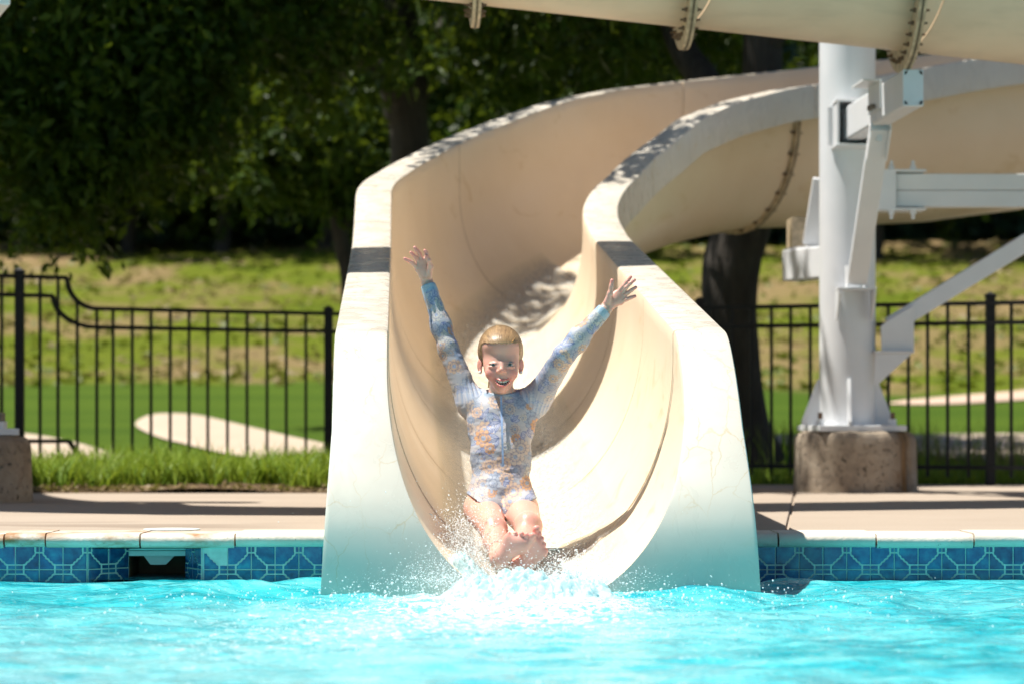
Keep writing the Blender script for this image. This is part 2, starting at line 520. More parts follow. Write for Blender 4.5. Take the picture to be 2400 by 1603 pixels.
    tr = m.n('ShaderNodeBsdfTranslucent'); tr.inputs[0].default_value = (0.97, 0.98, 0.98, 1)
    ms = m.n('ShaderNodeMixShader'); ms.inputs[0].default_value = 0.5
    m.l(m.b.outputs[0], ms.inputs[1]); m.l(tr.outputs[0], ms.inputs[2]); m.l(ms.outputs[0], m.out.inputs[0])
    M['drop'] = m.mat
    # thin running water on the flume floor: film with a rippled gloss and white streaks painting glare, thinning out towards its edges
    m = NT('water_film')
    gl = m.n('ShaderNodeBsdfGlossy'); gl.inputs['Roughness'].default_value = 0.10
    tp = m.n('ShaderNodeBsdfTransparent'); tp.inputs[0].default_value = (0.97, 0.98, 0.97, 1)
    df = m.n('ShaderNodeBsdfDiffuse'); df.inputs[0].default_value = (0.92, 0.92, 0.88, 1)
    at = m.n('ShaderNodeAttribute'); at.attribute_name = 'fade'
    co = m.coord((1, 0.6, 1))
    nrm = m.bump(m.noise(co, 60, 4, 0.6, 0.6), 0.8, 0.010)
    m.l(nrm, gl.inputs['Normal'])
    fr = m.n('ShaderNodeFresnel'); fr.inputs[0].default_value = 1.33; m.l(nrm, fr.inputs['Normal'])
    fm = m.n('ShaderNodeMath', operation='MULTIPLY'); m.l(fr.outputs[0], fm.inputs[0]); m.l(at.outputs['Fac'], fm.inputs[1])
    ms = m.n('ShaderNodeMixShader'); m.l(fm.outputs[0], ms.inputs[0]); m.l(tp.outputs[0], ms.inputs[1]); m.l(gl.outputs[0], ms.inputs[2])
    glare_streak = m.ramp(m.noise(m.coord((10, 3.0, 1)), 7, 5, 0.7, 0.8), [(0.40, 0.10), (0.75, 0.50)])
    sm = m.n('ShaderNodeMath', operation='MULTIPLY'); m.l(glare_streak, sm.inputs[0]); m.l(at.outputs['Fac'], sm.inputs[1])
    ms2 = m.n('ShaderNodeMixShader'); m.l(sm.outputs[0], ms2.inputs[0]); m.l(ms.outputs[0], ms2.inputs[1]); m.l(df.outputs[0], ms2.inputs[2])
    m.l(ms2.outputs[0], m.out.inputs[0])
    M['film'] = m.mat
    # ---- person
    def attr_mat(name, rough, sss=0.0, bump=0, bs=200, spec=0.5):
        m = NT(name)
        at = m.n('ShaderNodeAttribute'); at.attribute_name = 'tint'
        m.set(Base=at.outputs['Color'], Roughness=rough, Specular=spec)
        if sss:
            m.set(Subsurface=sss); m.b.inputs['Subsurface Radius'].default_value = (1.0, 0.40, 0.25); m.b.inputs['Subsurface Scale'].default_value = 0.008
        if bump: m.set(Normal=m.bump(m.noise(m.coord(), bs, 3), bump, 0.002))
        return m.mat
    M['skin'] = attr_mat('skin', 0.40, 0.6, 0.05, 260, 0.4)
    M['suit'] = attr_mat('printed_swim_fabric', 0.55, 0.0, 0.12, 700, 0.35)
    m = NT('hair')
    co = m.coord((1, 1, 1))
    at = m.n('ShaderNodeAttribute'); at.attribute_name = 'tint'
    fs = m.noise(m.coord((240, 22, 110)), 1.0, 3, 0.6)
    hcol = m.mix(1.0, at.outputs['Color'], m.ramp(fs, [(0.30, (0.70, 0.68, 0.66)), (0.68, (1.2, 1.2, 1.2))]), 'MULTIPLY')
    m.set(Base=hcol, Roughness=0.40, Specular=0.5, Normal=m.bump(fs, 0.25, 0.002))
    M['hair'] = m.mat
    M['seal'] = simple('inner_sealant', (0.42, 0.33, 0.22), 0.6, 0.3, 30)
    M['tooth'] = simple('tooth', (0.80, 0.74, 0.62), 0.2, 0.05)
    M['mouth'] = simple('mouth_inside', (0.10, 0.015, 0.015), 0.5, 0.2)
    M['eye_white'] = simple('eye_white', (0.36, 0.33, 0.32), 0.1, 0.05)
    M['iris'] = simple('iris', (0.05, 0.07, 0.07), 0.1, 0.2, 300)
    M['pearl'] = simple('earring', (0.85, 0.82, 0.78), 0.12, 0.05)
    M['zip'] = simple('zip_blue', (0.25, 0.36, 0.56), 0.45, 0.15, 90)


make_materials()
# ------------------------------------------------------------------ terrain
def ground_z(x, d):
    x = np.asarray(x, float); d = np.asarray(d, float)
    z = np.interp(d, [0, 15, 18, 22, 30, 36, 42, 60, 66, 80, 160], [-.06, -.05, 0.0, .10, .42, .70, 1.25, 3.85, 4.2, 4.9, 6])
    w = np.clip((d - 37) / 8, 0, 1)
    z = z + w * (0.28 * fbm(x * 0.16, d * 0.16, 5, 3) + 0.10 * fbm(x * 0.8, d * 0.8, 9, 3))
    z = z + np.clip((d - 19) / 8, 0, 1) * 0.10 * vnoise(x * 0.22, d * 0.2, 3)
    return z


def hit_ground(px, py, d0=16, d1=150):
    d = np.linspace(d0, d1, 4000)
    x = (px - 1200) / F * d; z = CAM_H + (HORIZON - py) / F * d
    below = np.where(z < ground_z(x, d))[0]
    i = below[0] if len(below) else len(d) - 1
    return float(x[i]), float(d[i])


def build_terrain():
    xs = np.unique(np.concatenate([np.linspace(-60, -14, 24), np.linspace(-14, 14, 150), np.linspace(14, 60, 24)]))
    ds = np.concatenate([np.linspace(15.0, 40, 110), np.linspace(40.3, 70, 90), np.linspace(72, 160, 30)])
    X, D = np.meshgrid(xs, ds)
    Z = ground_z(X, D)
    nx = len(xs)
    v = np.stack([X, D, Z], -1).reshape(-1, 3)
    i = np.arange(len(v)).reshape(X.shape)
    f = np.stack([i[:-1, :-1], i[:-1, 1:], i[1:, 1:], i[1:, :-1]], -1).reshape(-1, 4)
    o = mesh_obj('ground', v, f, M['ground'], smooth=True)
    edge = 36.5 + 1.6 * vnoise(X * .25, X * 0 + 2, 4) + 1.0 * vnoise(X * 1.1, D * .6, 6) - np.clip(X, 0, 10) * 0.2
    r = np.clip((D - edge) / 1.2, 0, 1).reshape(-1)
    a = o.data.attributes.new('rough', 'FLOAT', 'POINT'); a.data.foreach_set('value', r.astype(np.float32))
    tag(o, kind='structure')
    # far ground sheet up to the horizon
    far = MB().add([(-900, 160, 5.9), (900, 160, 5.9), (900, 1500, 5.9), (-900, 1500, 5.9), (-900, -300, -3), (900, -300, -3), (900, 14, -3), (-900, 14, -3)], [(0, 1, 2, 3), (4, 5, 6, 7)])
    fo = far.build('ground', M['ground']); tag(fo, kind='structure')

    def patch(name, px, mat, lift=0.04):
        pts = [hit_ground(*p) for p in px]
        # smooth closed outline
        n = len(pts); out = []
        for k in range(n):
            p0, p1, p2, p3 = (np.array(pts[(k + j) % n]) for j in (-1, 0, 1, 2))
            for t in np.linspace(0, 1, 8, endpoint=False):
                out.append(0.5 * ((2 * p1) + (-p0 + p2) * t + (2 * p0 - 5 * p1 + 4 * p2 - p3) * t * t + (-p0 + 3 * p1 - 3 * p2 + p3) * t ** 3))
        out = np.array(out); c = out.mean(0)
        rings = np.linspace(0.05, 1, 9)
        v = []; f = []
        for k, r in enumerate(rings):
            q = c + (out - c) * r
            z = ground_z(q[:, 0], q[:, 1]) + lift * (1 if k < 8 else 0.4)
            v += list(np.column_stack([q, z]))
        m = len(out)
        for k in range(len(rings) - 1):
            for j in range(m):
                f.append((k * m + j, k * m + (j + 1) % m, (k + 1) * m + (j + 1) % m, (k + 1) * m + j))
        f.append(tuple(range(m)))
        o = mesh_obj(name, v, f, mat, smooth=True)
        fix_normals(o)
        return tag(o, kind='structure')
    patch('sand_bunker', [(318, 1000), (336, 981), (375, 972), (446, 975), (536, 993), (625, 1015), (714, 1036), (790, 1052), (840, 1075), (760, 1092), (607, 1079), (500, 1061), (429, 1043), (370, 1027)], M['sand'])
    patch('sand_bunker', [(-260, 1000), (-60, 1008), (57, 1021), (160, 1038), (250, 1062), (318, 1086), (250, 1112), (60, 1116), (-260, 1100)], M['sand'])
    patch('sand_bunker', [(1640, 1026), (1850, 1027), (2100, 1025), (2400, 1022), (2600, 1022), (2640, 1060), (2560, 1086), (2300, 1082), (2100, 1062), (1850, 1046), (1640, 1042)], M['sand'])
    patch('cart_path', [(2075, 947), (2200, 936), (2400, 918), (2650, 896), (2650, 925), (2400, 939), (2200, 950)], M['path'])


build_terrain()


# ------------------------------------------------------------------ pool: deck, coping, wall, tiles
WALL_D = 9.615
CELL = 0.0765
XL1, XR1 = (204 - 1200) / F * WALL_D, (475 - 1200) / F * WALL_D
ND = WALL_D + 0.125
XL2, XR2 = (300 - 1200) / F * ND, (438 - 1200) / F * ND


def build_pool():
    deck = MB()
    y0 = WALL_D + 0.30
    deck.add([(-30, y0, -.25), (30, y0, -.25), (30, y0, 0), (-30, y0, 0)], [(0, 1, 2, 3)])
    # slabs with narrow control joints are separate pieces of the deck
    o = MB().add([(-30, y0, -0.012), (30, y0, -0.012), (30, 17.0, -0.012), (0.3, 17.0, -0.012), (0.3, 15.0, -0.012), (-30, 15.0, -0.012), (-.57, y0, -.012), (-.57, 10.75, -.012), (.67, 10.75, -.012), (.67, y0, -.012)], [(0, 6, 7, 8, 9, 1, 2, 3, 4, 5)]).build('pool_deck', M['deck'])
    tag(o, kind='structure')
    # joint directions follow the photograph: one oblique joint right of the slide
    cuts = [-9, -6.2, -3.4, -0.57, 0.67, 1.12, 3.6, 6.4, 9]
    for k in range(len(cuts) - 1):
        for (a, b, lim) in ((y0, 12.55, None), (12.562, 15.0, None), (15.012, 17.0, 0.3)):
            x0, x1 = cuts[k] + 0.006, cuts[k + 1] - 0.006
            sk = 0.10
            if k == 3 and a < 11: a = 10.75
            if lim is not None:
                if x1 <= lim: continue
                x0 = max(x0, lim)
            p = [(x0 + sk * (a - 12) * (k in (5, 6)), a), (x1 + sk * (a - 12) * (k in (4, 5)), a), (x1 + sk * (b - 12) * (k in (4, 5)), b), (x0 + sk * (b - 12) * (k in (5, 6)), b)]
            MB().add([(x, y, -0.03) for x, y in p] + [(x, y, 0) for x, y in p], [(4, 5, 6, 7), (0, 1, 5, 4), (1, 2, 6, 5), (2, 3, 7, 6), (3, 0, 4, 7)]).build('deck_slab', M['deck'], o, bevel=0.004)
    # coping
    cop = MB().box(((XL1 - 30) / 2, WALL_D + 0.16, -0.085), (30 + XL1, 0.27, 0.03)).box(((XR1 - .6) / 2, WALL_D + 0.16, -0.085), (-.6 - XR1, 0.27, 0.03)).box((15.6, WALL_D + 0.16, -0.085), (29.8, 0.27, 0.03)).build('pool_coping', M['plaster'])
    tag(cop, kind='structure')
    prof = [(WALL_D + .30, 0.001), (WALL_D + .30, -.045), (WALL_D + .03, -.045), (WALL_D - .012, -.043), (WALL_D - .024, -.034), (WALL_D - .028, -.022), (WALL_D - .024, -.010), (WALL_D - .012, -.001), (WALL_D + .004, .002)]

    def stone(x0, x1, k):
        m = MB(); n = len(prof); dz = 0.002 * math.sin(k * 2.3); dy = 0.003 * math.sin(k * 4.1)
        v = [(x0 + .003, y + dy, z + dz) for y, z in prof] + [(x1 - .003, y + dy, z + dz) for y, z in prof]
        f = [tuple(range(n)), tuple(range(2 * n - 1, n - 1, -1))] + [(i, n + i, n + (i + 1) % n, (i + 1) % n) for i in range(n)]
        m.add(v, f)
        s = m.build('coping_stone', M['coping'], cop, smooth=True, angle=50)
        fix_normals(s)
    px2x = lambda p: (p - 1200) / F * WALL_D
    ends = [px2x(12) - .315 * k for k in range(14, -1, -1)] + [px2x(109), px2x(330), px2x(552), px2x(781), px2x(1010), px2x(1240), px2x(1460), px2x(1640)] + [px2x(1823) + .314 * k for k in range(0, 16)]
    for k in range(len(ends) - 1):
        a, b = ends[k], ends[k + 1]
        if b < -.585 or a > .685: stone(a, b, k)
        elif a < -.585: stone(a, -.585, k)
        elif b > .685: stone(.685, b, k)
    # wall body with the skimmer niche
    wall = MB()
    plan = [(-14, WALL_D), (XL1, WALL_D), (XL2, ND), (XR2, ND), (XR1, WALL_D), (14, WALL_D)]
    T0, B0 = -0.045, -1.3
    for k in range(5):
        (x0, a), (x1, b) = plan[k], plan[k + 1]
        zt = T0
        if k == 2: zt = -0.16
        wall.add([(x0, a, B0), (x1, b, B0), (x1, b, zt), (x0, a, zt)], [(0, 1, 2, 3)])
    wall.add([(XL1 - .02, WALL_D + .002, -.047), (XR1 + .02, WALL_D + .002, -.047), (XR2, ND + .3, -.047), (XL2, ND + .3, -.047)], [(3, 2, 1, 0)])
    wall.add([(XL2, ND, -.058), (XR2, ND, -.058), (XR2, ND, -.046), (XL2, ND, -.046)], [(0, 1, 2, 3)])
    w = wall.build('pool_wall', M['plaster']); tag(w, kind='structure')
    # basin floor
    b = MB().add([(-14, -4, -1.3), (14, -4, -1.3), (14, WALL_D, -1.3), (-14, WALL_D, -1.3)], [(0, 1, 2, 3)]).build('pool_floor', M['plaster'])
    tag(b, kind='structure')
    # ---- tiles: relief lattice, glazed fields proud of a pale ground
    g = 0.022
    curve = [(0.84, 0.70), (0.82, 0.60), (0.74, 0.55), (0.72, 0.47), (0.62, 0.43), (0.57, 0.34), (0.48, 0.30), (0.44, 0.22), (0.34, 0.19)]
    def shift(c, s): return [(u - s * .7, v + s * .7) for u, v in c]
    f1 = [(g, .20 + g), (g, 1 - g), (.83 - 2 * g, 1 - g), (.83 - 2 * g, .74)] + [p for p in shift(curve, .045)][:-1] + [(.33 - g, .20 + g)]
    f2 = [(.36 + g, g), (1 - g, g), (1 - g, .70 - g), (.86 + g, .70 - g)] + [p for p in shift(curve, -.035)][1:-1] + [(.36 + g, .15)]
    r1 = [(.85 + g, .74), (1 - g, .74), (1 - g, 1 - g), (.85 + g, 1 - g)]
    r2 = [(g, g), (.33 - g, g), (.33 - g, .165), (g, .165)]

    def tile_mesh(mx, my, bare=False):
        m = MB()
        def put(poly, h, mi):
            p = [((1 - u) if mx else u, (1 - v) if my else v) for u, v in poly]
            if mx != my: p = p[::-1]
            n = len(p)
            c = np.mean(p, 0)
            lo = [(u * CELL, 0, v * CELL) for u, v in p]
            hi = [((c[0] + (u - c[0]) * .93) * CELL, -h, (c[1] + (v - c[1]) * .93) * CELL) for u, v in p]
            m.add(lo + hi, [tuple(range(n, 2 * n))] + [(i, (i + 1) % n, n + (i + 1) % n, n + i) for i in range(n)], mi)
        sq = [(0.004, 0.004), (.996, 0.004), (.996, .996), (0.004, .996)]
        q = [(u * CELL, 0.004, v * CELL) for u, v in sq] + [(u * CELL, 0.0, v * CELL) for u, v in sq]
        m.add(q, [(4, 5, 6, 7), (0, 1, 5, 4), (1, 2, 6, 5), (2, 3, 7, 6), (3, 0, 4, 7)], 0)
        if not bare:
            for poly in (f1, f2, r1, r2): put(poly, 0.0022, 1)
        else:
            for poly in (f2, r2): put(poly, 0.0022, 1)
        o = m.build('tile', [M['grout'], M['glaze']])
        me = o.data
        bpy.data.objects.remove(o)
        return me
    meshes = {(a, b): tile_mesh(a, b) for a in (0, 1) for b in (0, 1)}
    bare = tile_mesh(1, 0, True)

    def run(p, q, first, start_flip, skip=()):
        p = Vector((p[0], p[1], 0)); q = Vector((q[0], q[1], 0))
        L = (q - p).length; n = max(1, round(L / CELL)); sx = L / (n * CELL)
        ang = math.atan2(q.y - p.y, q.x - p.x)
        for i in range(n):
            for r in (0, 1):
                fl = (i + start_flip) % 2
                me = meshes[(fl, r)]
                if (i, r) in skip: me = bare
                o = bpy.data.objects.new('tile', me)
                link(o, w)
                nrm = Vector((math.sin(ang), -math.cos(ang), 0))
                pos = p + (q - p) * (i / n) + nrm * 0.0045
                o.location = (pos.x, pos.y, -0.038 - CELL * (r + 1))
                o.rotation_euler = (0.01 * math.sin(i * 7.1 + r), 0, ang)
                o.scale = (sx, 1, 1)
    nL = 9
    run((XL1 - nL * CELL, WALL_D), (XL1, WALL_D), 0, 0)
    run((XL1, WALL_D), (XL2, ND), 0, 1)
    run((XR2, ND), (XR1, WALL_D), 0, 0)
    run((XR1 + .004, WALL_D), (XR1 + .004 + CELL * 10, WALL_D), 0, 1, skip=((0, 0),))
    xr = (1817 - 1200) / F * WALL_D - 4 * CELL
    run((xr, WALL_D), (xr + CELL * 20, WALL_D), 0, 0)
    # ---- skimmer
    sk = empty('pool_skimmer', ((XL2 + XR2) / 2, ND, -0.1))
    tag(sk, 'dark pool skimmer opening with pale weir flap in the blue tiled wall', 'skimmer')
    m = MB()
    x0, x1, ya, yb, z0, z1 = XL2, XR2, ND + .001, ND + .28, -.30, -.060
    m.add([(x0, ya, z0), (x1, ya, z0), (x1, ya, z1), (x0, ya, z1), (x0, yb, z0), (x1, yb, z0), (x1, yb, z1), (x0, yb, z1)],
          [(4, 5, 6, 7), (0, 4, 7, 3), (1, 2, 6, 5), (3, 7, 6, 2), (0, 1, 5, 4)])
    m.build('throat', M['niche'], sk)
    cx = (x0 + x1) / 2
    MB().add([(x0 + .002, ya - .004, z1), (x1 - .002, ya - .004, z1), (x1 - .002, ya - .004, z1 - .016), (x0 + .002, ya - .004, z1 - .016),
              (x0 + .002, ya + .01, z1), (x1 - .002, ya + .01, z1), (x1 - .002, ya + .01, z1 - .016), (x0 + .002, ya + .01, z1 - .016)],
             [(0, 3, 2, 1), (3, 7, 6, 2), (0, 1, 5, 4)]).build('faceplate', M['flap'], sk)
    MB().prism([(cx - .052, ya + .03, z1 - .012), (cx + .058, ya + .03, z1 - .012), (cx + .024, ya + .03, z1 - .046), (cx - .026, ya + .03, z1 - .046)], (0, 1, 0), .008).build('weir_flap', M['flap'], sk)
    # small white skimmer lid lying on the deck above
    lid = MB().lathe((cx + .02, WALL_D + .36, 0.001), [(0.095, 0), (0.095, 0.002), (0.092, 0.003), (0.02, 0.004), (0.0, 0.004)], 32).build('skimmer_lid', M['flap'], smooth=True, angle=40)
    tag(lid, 'flat round white skimmer lid set in the deck behind the coping', 'lid')


build_pool()

# ------------------------------------------------------------------ slide flume sweep
DS, RC, SLOPE_X = 14.0, 4.0, -0.038
_h = np.array([SLOPE_X, 1.0]); _h /= np.linalg.norm(_h)
_r = np.array([_h[1], -_h[0]])


def path_pt(s):
    """arc position s (0 where the straight run ends, negative towards the pool) -> plan point, right vector"""
    S = np.array([.094 + SLOPE_X * (DS - 8.58), DS])
    if s <= 0:
        return S + _h * s, _r
    t = s / RC
    C = S + RC * _r
    p = C + RC * (-math.cos(t) * _r + math.sin(t) * _h)
    return p, math.cos(t) * _r - math.sin(t) * _h


def rail_z(s):
    d = DS + s
    line = .674 + .135 * (d - 9.63)
    sL = [-1.6, -1.03, -.5, 0, .8, 1.3, 2.1, 2.7, 3.2, 3.7, 4.2, 4.5, 5.2, 8, 14]
    zL = [1.050, 1.135, 1.28, 1.43, 1.60, 1.73, 1.97, 2.16, 2.28, 2.37, 2.45, 2.50, 2.61, 3.0, 3.8]
    sR = [-1.6, -1.03, -.5, 0, .7, 1.3, 1.7, 2.1, 2.4, 2.9, 3.4, 3.8, 4.3, 5.1, 8, 14]
    zR = [1.050, 1.125, 1.20, 1.30, 1.46, 1.60, 1.73, 1.86, 1.98, 2.11, 2.21, 2.27, 2.34, 2.48, 2.86, 3.66]
    if s < -1.6: return line, line
    return float(np.interp(s, sL, zL)), float(np.interp(s, sR, zR))


def floor_depth(s): return float(np.interp(s, [-2, 0, 3.7, 5.0], [.745, .80, .82, .95]))


NI = 44


def inner_curve(wi, b, zf, zl, zr, n=NI):
    """points (u,z) from the left rail top over the floor to the right rail top"""
    def half(zt):
        zc = zf + b
        pts = []
        if zt > zc: pts += [(wi, z) for z in np.linspace(zt, zc, 12)[:-1]]
        a0 = 0.0 if zt >= zc else math.asin(min(1, (zc - zt) / b))
        pts += [(wi * math.cos(a), zc - b * math.sin(a)) for a in np.linspace(a0, math.pi / 2, 40)]
        p = np.array(pts)
        L = np.concatenate([[0], np.cumsum(np.linalg.norm(np.diff(p, axis=0), axis=1))])
        if L[-1] < 1e-6: return np.repeat(p[:1], n // 2 + 1, 0)
        t = np.linspace(0, L[-1], n // 2 + 1)
        return np.column_stack([np.interp(t, L, p[:, 0]), np.interp(t, L, p[:, 1])])
    l = half(zl); r = half(zr)
    l = l * np.array([-1, 1])
    return np.vstack([l, r[::-1][1:]])


def station(p, r, zl, zr, H=.745, wi=.45, wo=.62, b=.62, sk=.19, zf=None, bottom=None, grow=0.0):
    if zf is None: zf = (zl + zr) / 2 - H
    zf -= grow; wi += grow
    ic = inner_curve(wi, b, zf, zl - .012, zr - .012)
    ec = inner_curve(wi + .022, b + .01, zf - .022, zl - .022, zr - .022)
    uil, uir = -ic[0, 0], ic[-1, 0]
    bl = zl - sk if bottom is None else min(bottom, zl - .03)
    br = zr - sk if bottom is None else min(bottom, zr - .03)
    el, er = -ec[0, 0], ec[-1, 0]
    a = [(-wo, bl), (-wo, zl - .014), (-wo + .004, zl - .004), (-wo + .014, zl), (-uil - .014, zl), (-uil - .004, zl - .004)]
    c = [(uir + .004, zr - .004), (uir + .014, zr), (wo - .014, zr), (wo - .004, zr - .004), (wo, zr - .014), (wo, br)]
    e = [(wo - .012, br), (wo - .012, zr - .022)]
    g = [(-wo + .012, zl - .022), (-wo + .012, bl)]
    loop = np.array(a + ic.tolist() + c + e + ec[::-1].tolist() + g)
    P3 = np.column_stack([p[0] + loop[:, 0] * r[0], p[1] + loop[:, 0] * r[1], loop[:, 1]])
    return P3


N_CAP0, N_IN0, N_IN1 = 0, 5, 6 + NI + 1


def sweep(name, stations, mats, parent, lip=False):
    v = np.vstack(stations); n = len(stations[0]); f = []; mi = []
    for k in range(len(stations) - 1):
        for i in range(n):
            j = (i + 1) % n
            f.append((k * n + i, (k + 1) * n + i, (k + 1) * n + j, k * n + j))
            mi.append(1 if lip and (i < N_IN0 or N_IN1 <= i < N_IN1 + 6) else 0)
    f.append(tuple(range(n))); mi.append(0)
    f.append(tuple((len(stations) - 1) * n + i for i in range(n - 1, -1, -1))); mi.append(0)
    o = mesh_obj(name, v, f, mats, parent, True, 38)
    if lip: o.data.polygons.foreach_set('material_index', mi)
    return o


def ring_flange(name, p, r, t, zl, zr, H, ext, thick, mat, parent, wi=.45, wo=.62, b=.62, low=0):
    """plate standing out around the flume's outside; returns outline points for bolts"""
    zf = (zl + zr) / 2 - H
    a = inner_curve(wi + .018, b, zf - .018, zl - .05, zr - .05, 32)
    c = inner_curve(wi + .02 + ext, b + ext, zf - .02 - ext, zl - .05, zr - .05, 32)
    m = MB(); n = len(a)
    v = []
    for sgn in (-.5, .5):
        for q in (a, c):
            for u, z in q: v.append((p[0] + u * r[0] + t[0] * thick * sgn, p[1] + u * r[1] + t[1] * thick * sgn, z))
    f = []
    for i in range(n - 1):
        f += [(i, n + i, n + i + 1, i + 1), (2 * n + i, 2 * n + i + 1, 3 * n + i + 1, 3 * n + i), (n + i, 3 * n + i, 3 * n + i + 1, n + i + 1)]
    f += [(0, 2 * n, 3 * n, n), (n - 1, 2 * n - 1, 4 * n - 1, 3 * n - 1)]
    m.add(v, f)
    o = m.build(name, mat, parent)
    mid = (a + c) / 2
    return o, mid


def add_bolts(mid, p, r, t, parent, every=2, off=.03, mat=None, size=.011):
    hexm = None
    tx = Vector((t[0], t[1], 0)).normalized()
    for i in range(1, len(mid) - 1, every):
        u, z = mid[i]
        c = Vector((p[0] + u * r[0], p[1] + u * r[1], z))
        for s in (-1, 1):
            if hexm is None:
                mb = MB().tube([(0, 0, 0), (0, .012, 0)], size, 6).tube([(0, .012, 0), (0, .026, 0)], size * .5, 6)
                ob = mb.build('bolt', mat or M['bolt']); hexm = ob.data; bpy.data.objects.remove(ob)
            o = bpy.data.objects.new('bolt', hexm); link(o, parent)
            o.location = c + tx * (s * off) - Vector(parent.location)
            o.rotation_euler = (0, 0, math.atan2(tx.y * s, tx.x * s) - math.pi / 2)


def build_slide():
    root = empty('water_slide', (0.0, 12.0, 0.0))
    tag(root, 'cream open flume water slide curving down into the pool with wide white mouth', 'water slide')
    # mouth: the rail rolls over and drops to the water
    mz = [(9.46, .651), (9.40, .640), (9.33, .612), (9.26, .572), (9.18, .520), (9.10, .458), (9.03, .395), (8.960, .325), (8.900, .245), (8.846, .165), (8.810, .090), (8.794, .02), (8.788, -.07), (8.786, -.17), (8.785, -.28)]
    dd = np.linspace(0, len(mz) - 1, 60)
    md = np.interp(dd, range(len(mz)), [m[0] for m in mz]); mzz = np.interp(dd, range(len(mz)), [m[1] for m in mz])
    k = np.ones(5) / 5
    md[2:-2] = np.convolve(md, k, 'valid'); mzz[2:-2] = np.convolve(mzz, k, 'valid')
    st = []
    for d, zt in zip(md, mzz):
        p, r = path_pt(d - DS)
        zf = -.19 + .135 * (d - 8.77)
        bt = float(np.interp(d, [9.2, 9.44], [-.42, .651 - .19]))
        fl = .62 + .030 * float(np.clip((.35 - zt) / .5, 0, 1)) 
        st.append(station(p, r, zt, zt, zf=zf, bottom=bt, grow=.002, wo=fl, b=.66))
    sweep('mouth_section', st, [M['gel'], M['lip']], root, True)

    def seg(s0, s1, step=.12, name='flume_section'):
        n = max(2, int(abs(s1 - s0) / step))
        out = []
        for s in np.linspace(s0, s1, n + 1):
            p, r = path_pt(s); zl, zr = rail_z(s)
            out.append(station(p, r, zl, zr, H=floor_depth(s), b=float(np.interp(s, [-3, 0], [.66, .62]))))
        return sweep(name, out, [M['gel'], M['lip']], root, True)
    seg(9.461 - DS, 10.598 - DS)
    seg(10.602 - DS, 12.0 - DS)
    seg(12.004 - DS, -.603)
    seg(-.597, 1.597, .08)
    seg(1.603, 3.617, .08)
    seg(3.623, 6.4, .1)
    seg(6.41, 9.6, .15)
    for s, ext in ((-3.40, .03), (3.62, .028), (6.405, .04)):
        p, r = path_pt(s); t = np.array([-r[1], r[0]]); zl, zr = rail_z(s)
        o, mid = ring_flange('seam_flange', p, r, t, zl - .03, zr - .03, floor_depth(s) - .03, ext, .034, M['flange'], root)
        g, _ = ring_flange('seam_gasket', p, r, t, zl - .03, zr - .03, floor_depth(s) - .03, ext + .003, .008, M['gasket'], root)
        if s > 3: add_bolts(mid, p, r, t, root, 2, .017, M['bolt_rust'], .010)
    # inside sealant lines
    for s in (10.6 - DS, 12.002 - DS, -.6, 1.6):
        p, r = path_pt(s); t = np.array([-r[1], r[0]]); zl, zr = rail_z(s)
        b = float(np.interp(s, [-3, 0], [.66, .62]))
        ic = inner_curve(.4515, b, (zl + zr) / 2 - floor_depth(s) - .0015, zl - .02, zr - .02, 60)
        v = []
        for sg in (-.004, .004):
            v += [(p[0] + u * r[0] + t[0] * sg, p[1] + u * r[1] + t[1] * sg, z + .003) for u, z in ic * np.array([.9965, 1])]
        n = len(ic)
        mesh_obj('seam_sealant', v, [(i, i + 1, n + i + 1, n + i) for i in range(n - 1)], M['seal'], root)
    # running water film on the floor
    v = []; ns = 0; NU = 24
    ss = np.linspace(8.95 - DS, 2.2, 120)
    for s in ss:
        p, r = path_pt(s); zl, zr = rail_z(s)
        zf = (zl + zr) / 2 - floor_depth(s) if s > 9.46 - DS else -.19 + .135 * (DS + s - 8.77)
        b = float(np.interp(s, [-3, 0], [.66, .62]))
        for a in np.linspace(-.66, .66, NU):
            u = .45 * math.sin(a); z = zf + b - b * math.cos(a)
            v.append((p[0] + u * r[0], p[1] + u * r[1], z + .010 + .004 * float(vnoise(u * 30, s * 9, 3))))
    i = np.arange(len(v)).reshape(len(ss), NU)
    f = np.stack([i[:-1, :-1], i[:-1, 1:], i[1:, 1:], i[1:, :-1]], -1).reshape(-1, 4)
    fo = mesh_obj('running_water', v, f, M['film'], smooth=True)
    ua = np.tile(np.linspace(-1, 1, NU), len(ss)); fade = np.clip((1 - np.abs(ua)) / .45, 0, 1)
    at = fo.data.attributes.new('fade', 'FLOAT', 'POINT'); at.data.foreach_set('value', fade.astype(np.float32))
    tag(fo, 'thin water with painted white glare running down the cream slide floor', 'water', kind='stuff')


build_slide()

_OH = np.array([(6.8, 15.66), (5.0, 14.88), (3.5, 14.22), (2.0, 13.57), (1.0, 13.14), (0, 12.706), (-.6, 12.445), (-1.2, 12.19), (-1.8, 12.06), (-2.4, 12.16), (-3.0, 12.52), (-3.5, 13.1), (-3.9, 13.9), (-4.2, 15.0), (-4.4, 16.4)])
_ol = np.concatenate([[0], np.cumsum(np.linalg.norm(np.diff(_OH, axis=0), axis=1))])
_of = np.linspace(0, _ol[-1], 260)
_op = np.column_stack([np.interp(_of, _ol, _OH[:, k]) for k in (0, 1)])
for _ in range(6): _op[4:-4] = (np.stack([_op[4 + k:len(_op) - 4 + k] for k in range(-4, 5)]).mean(0))


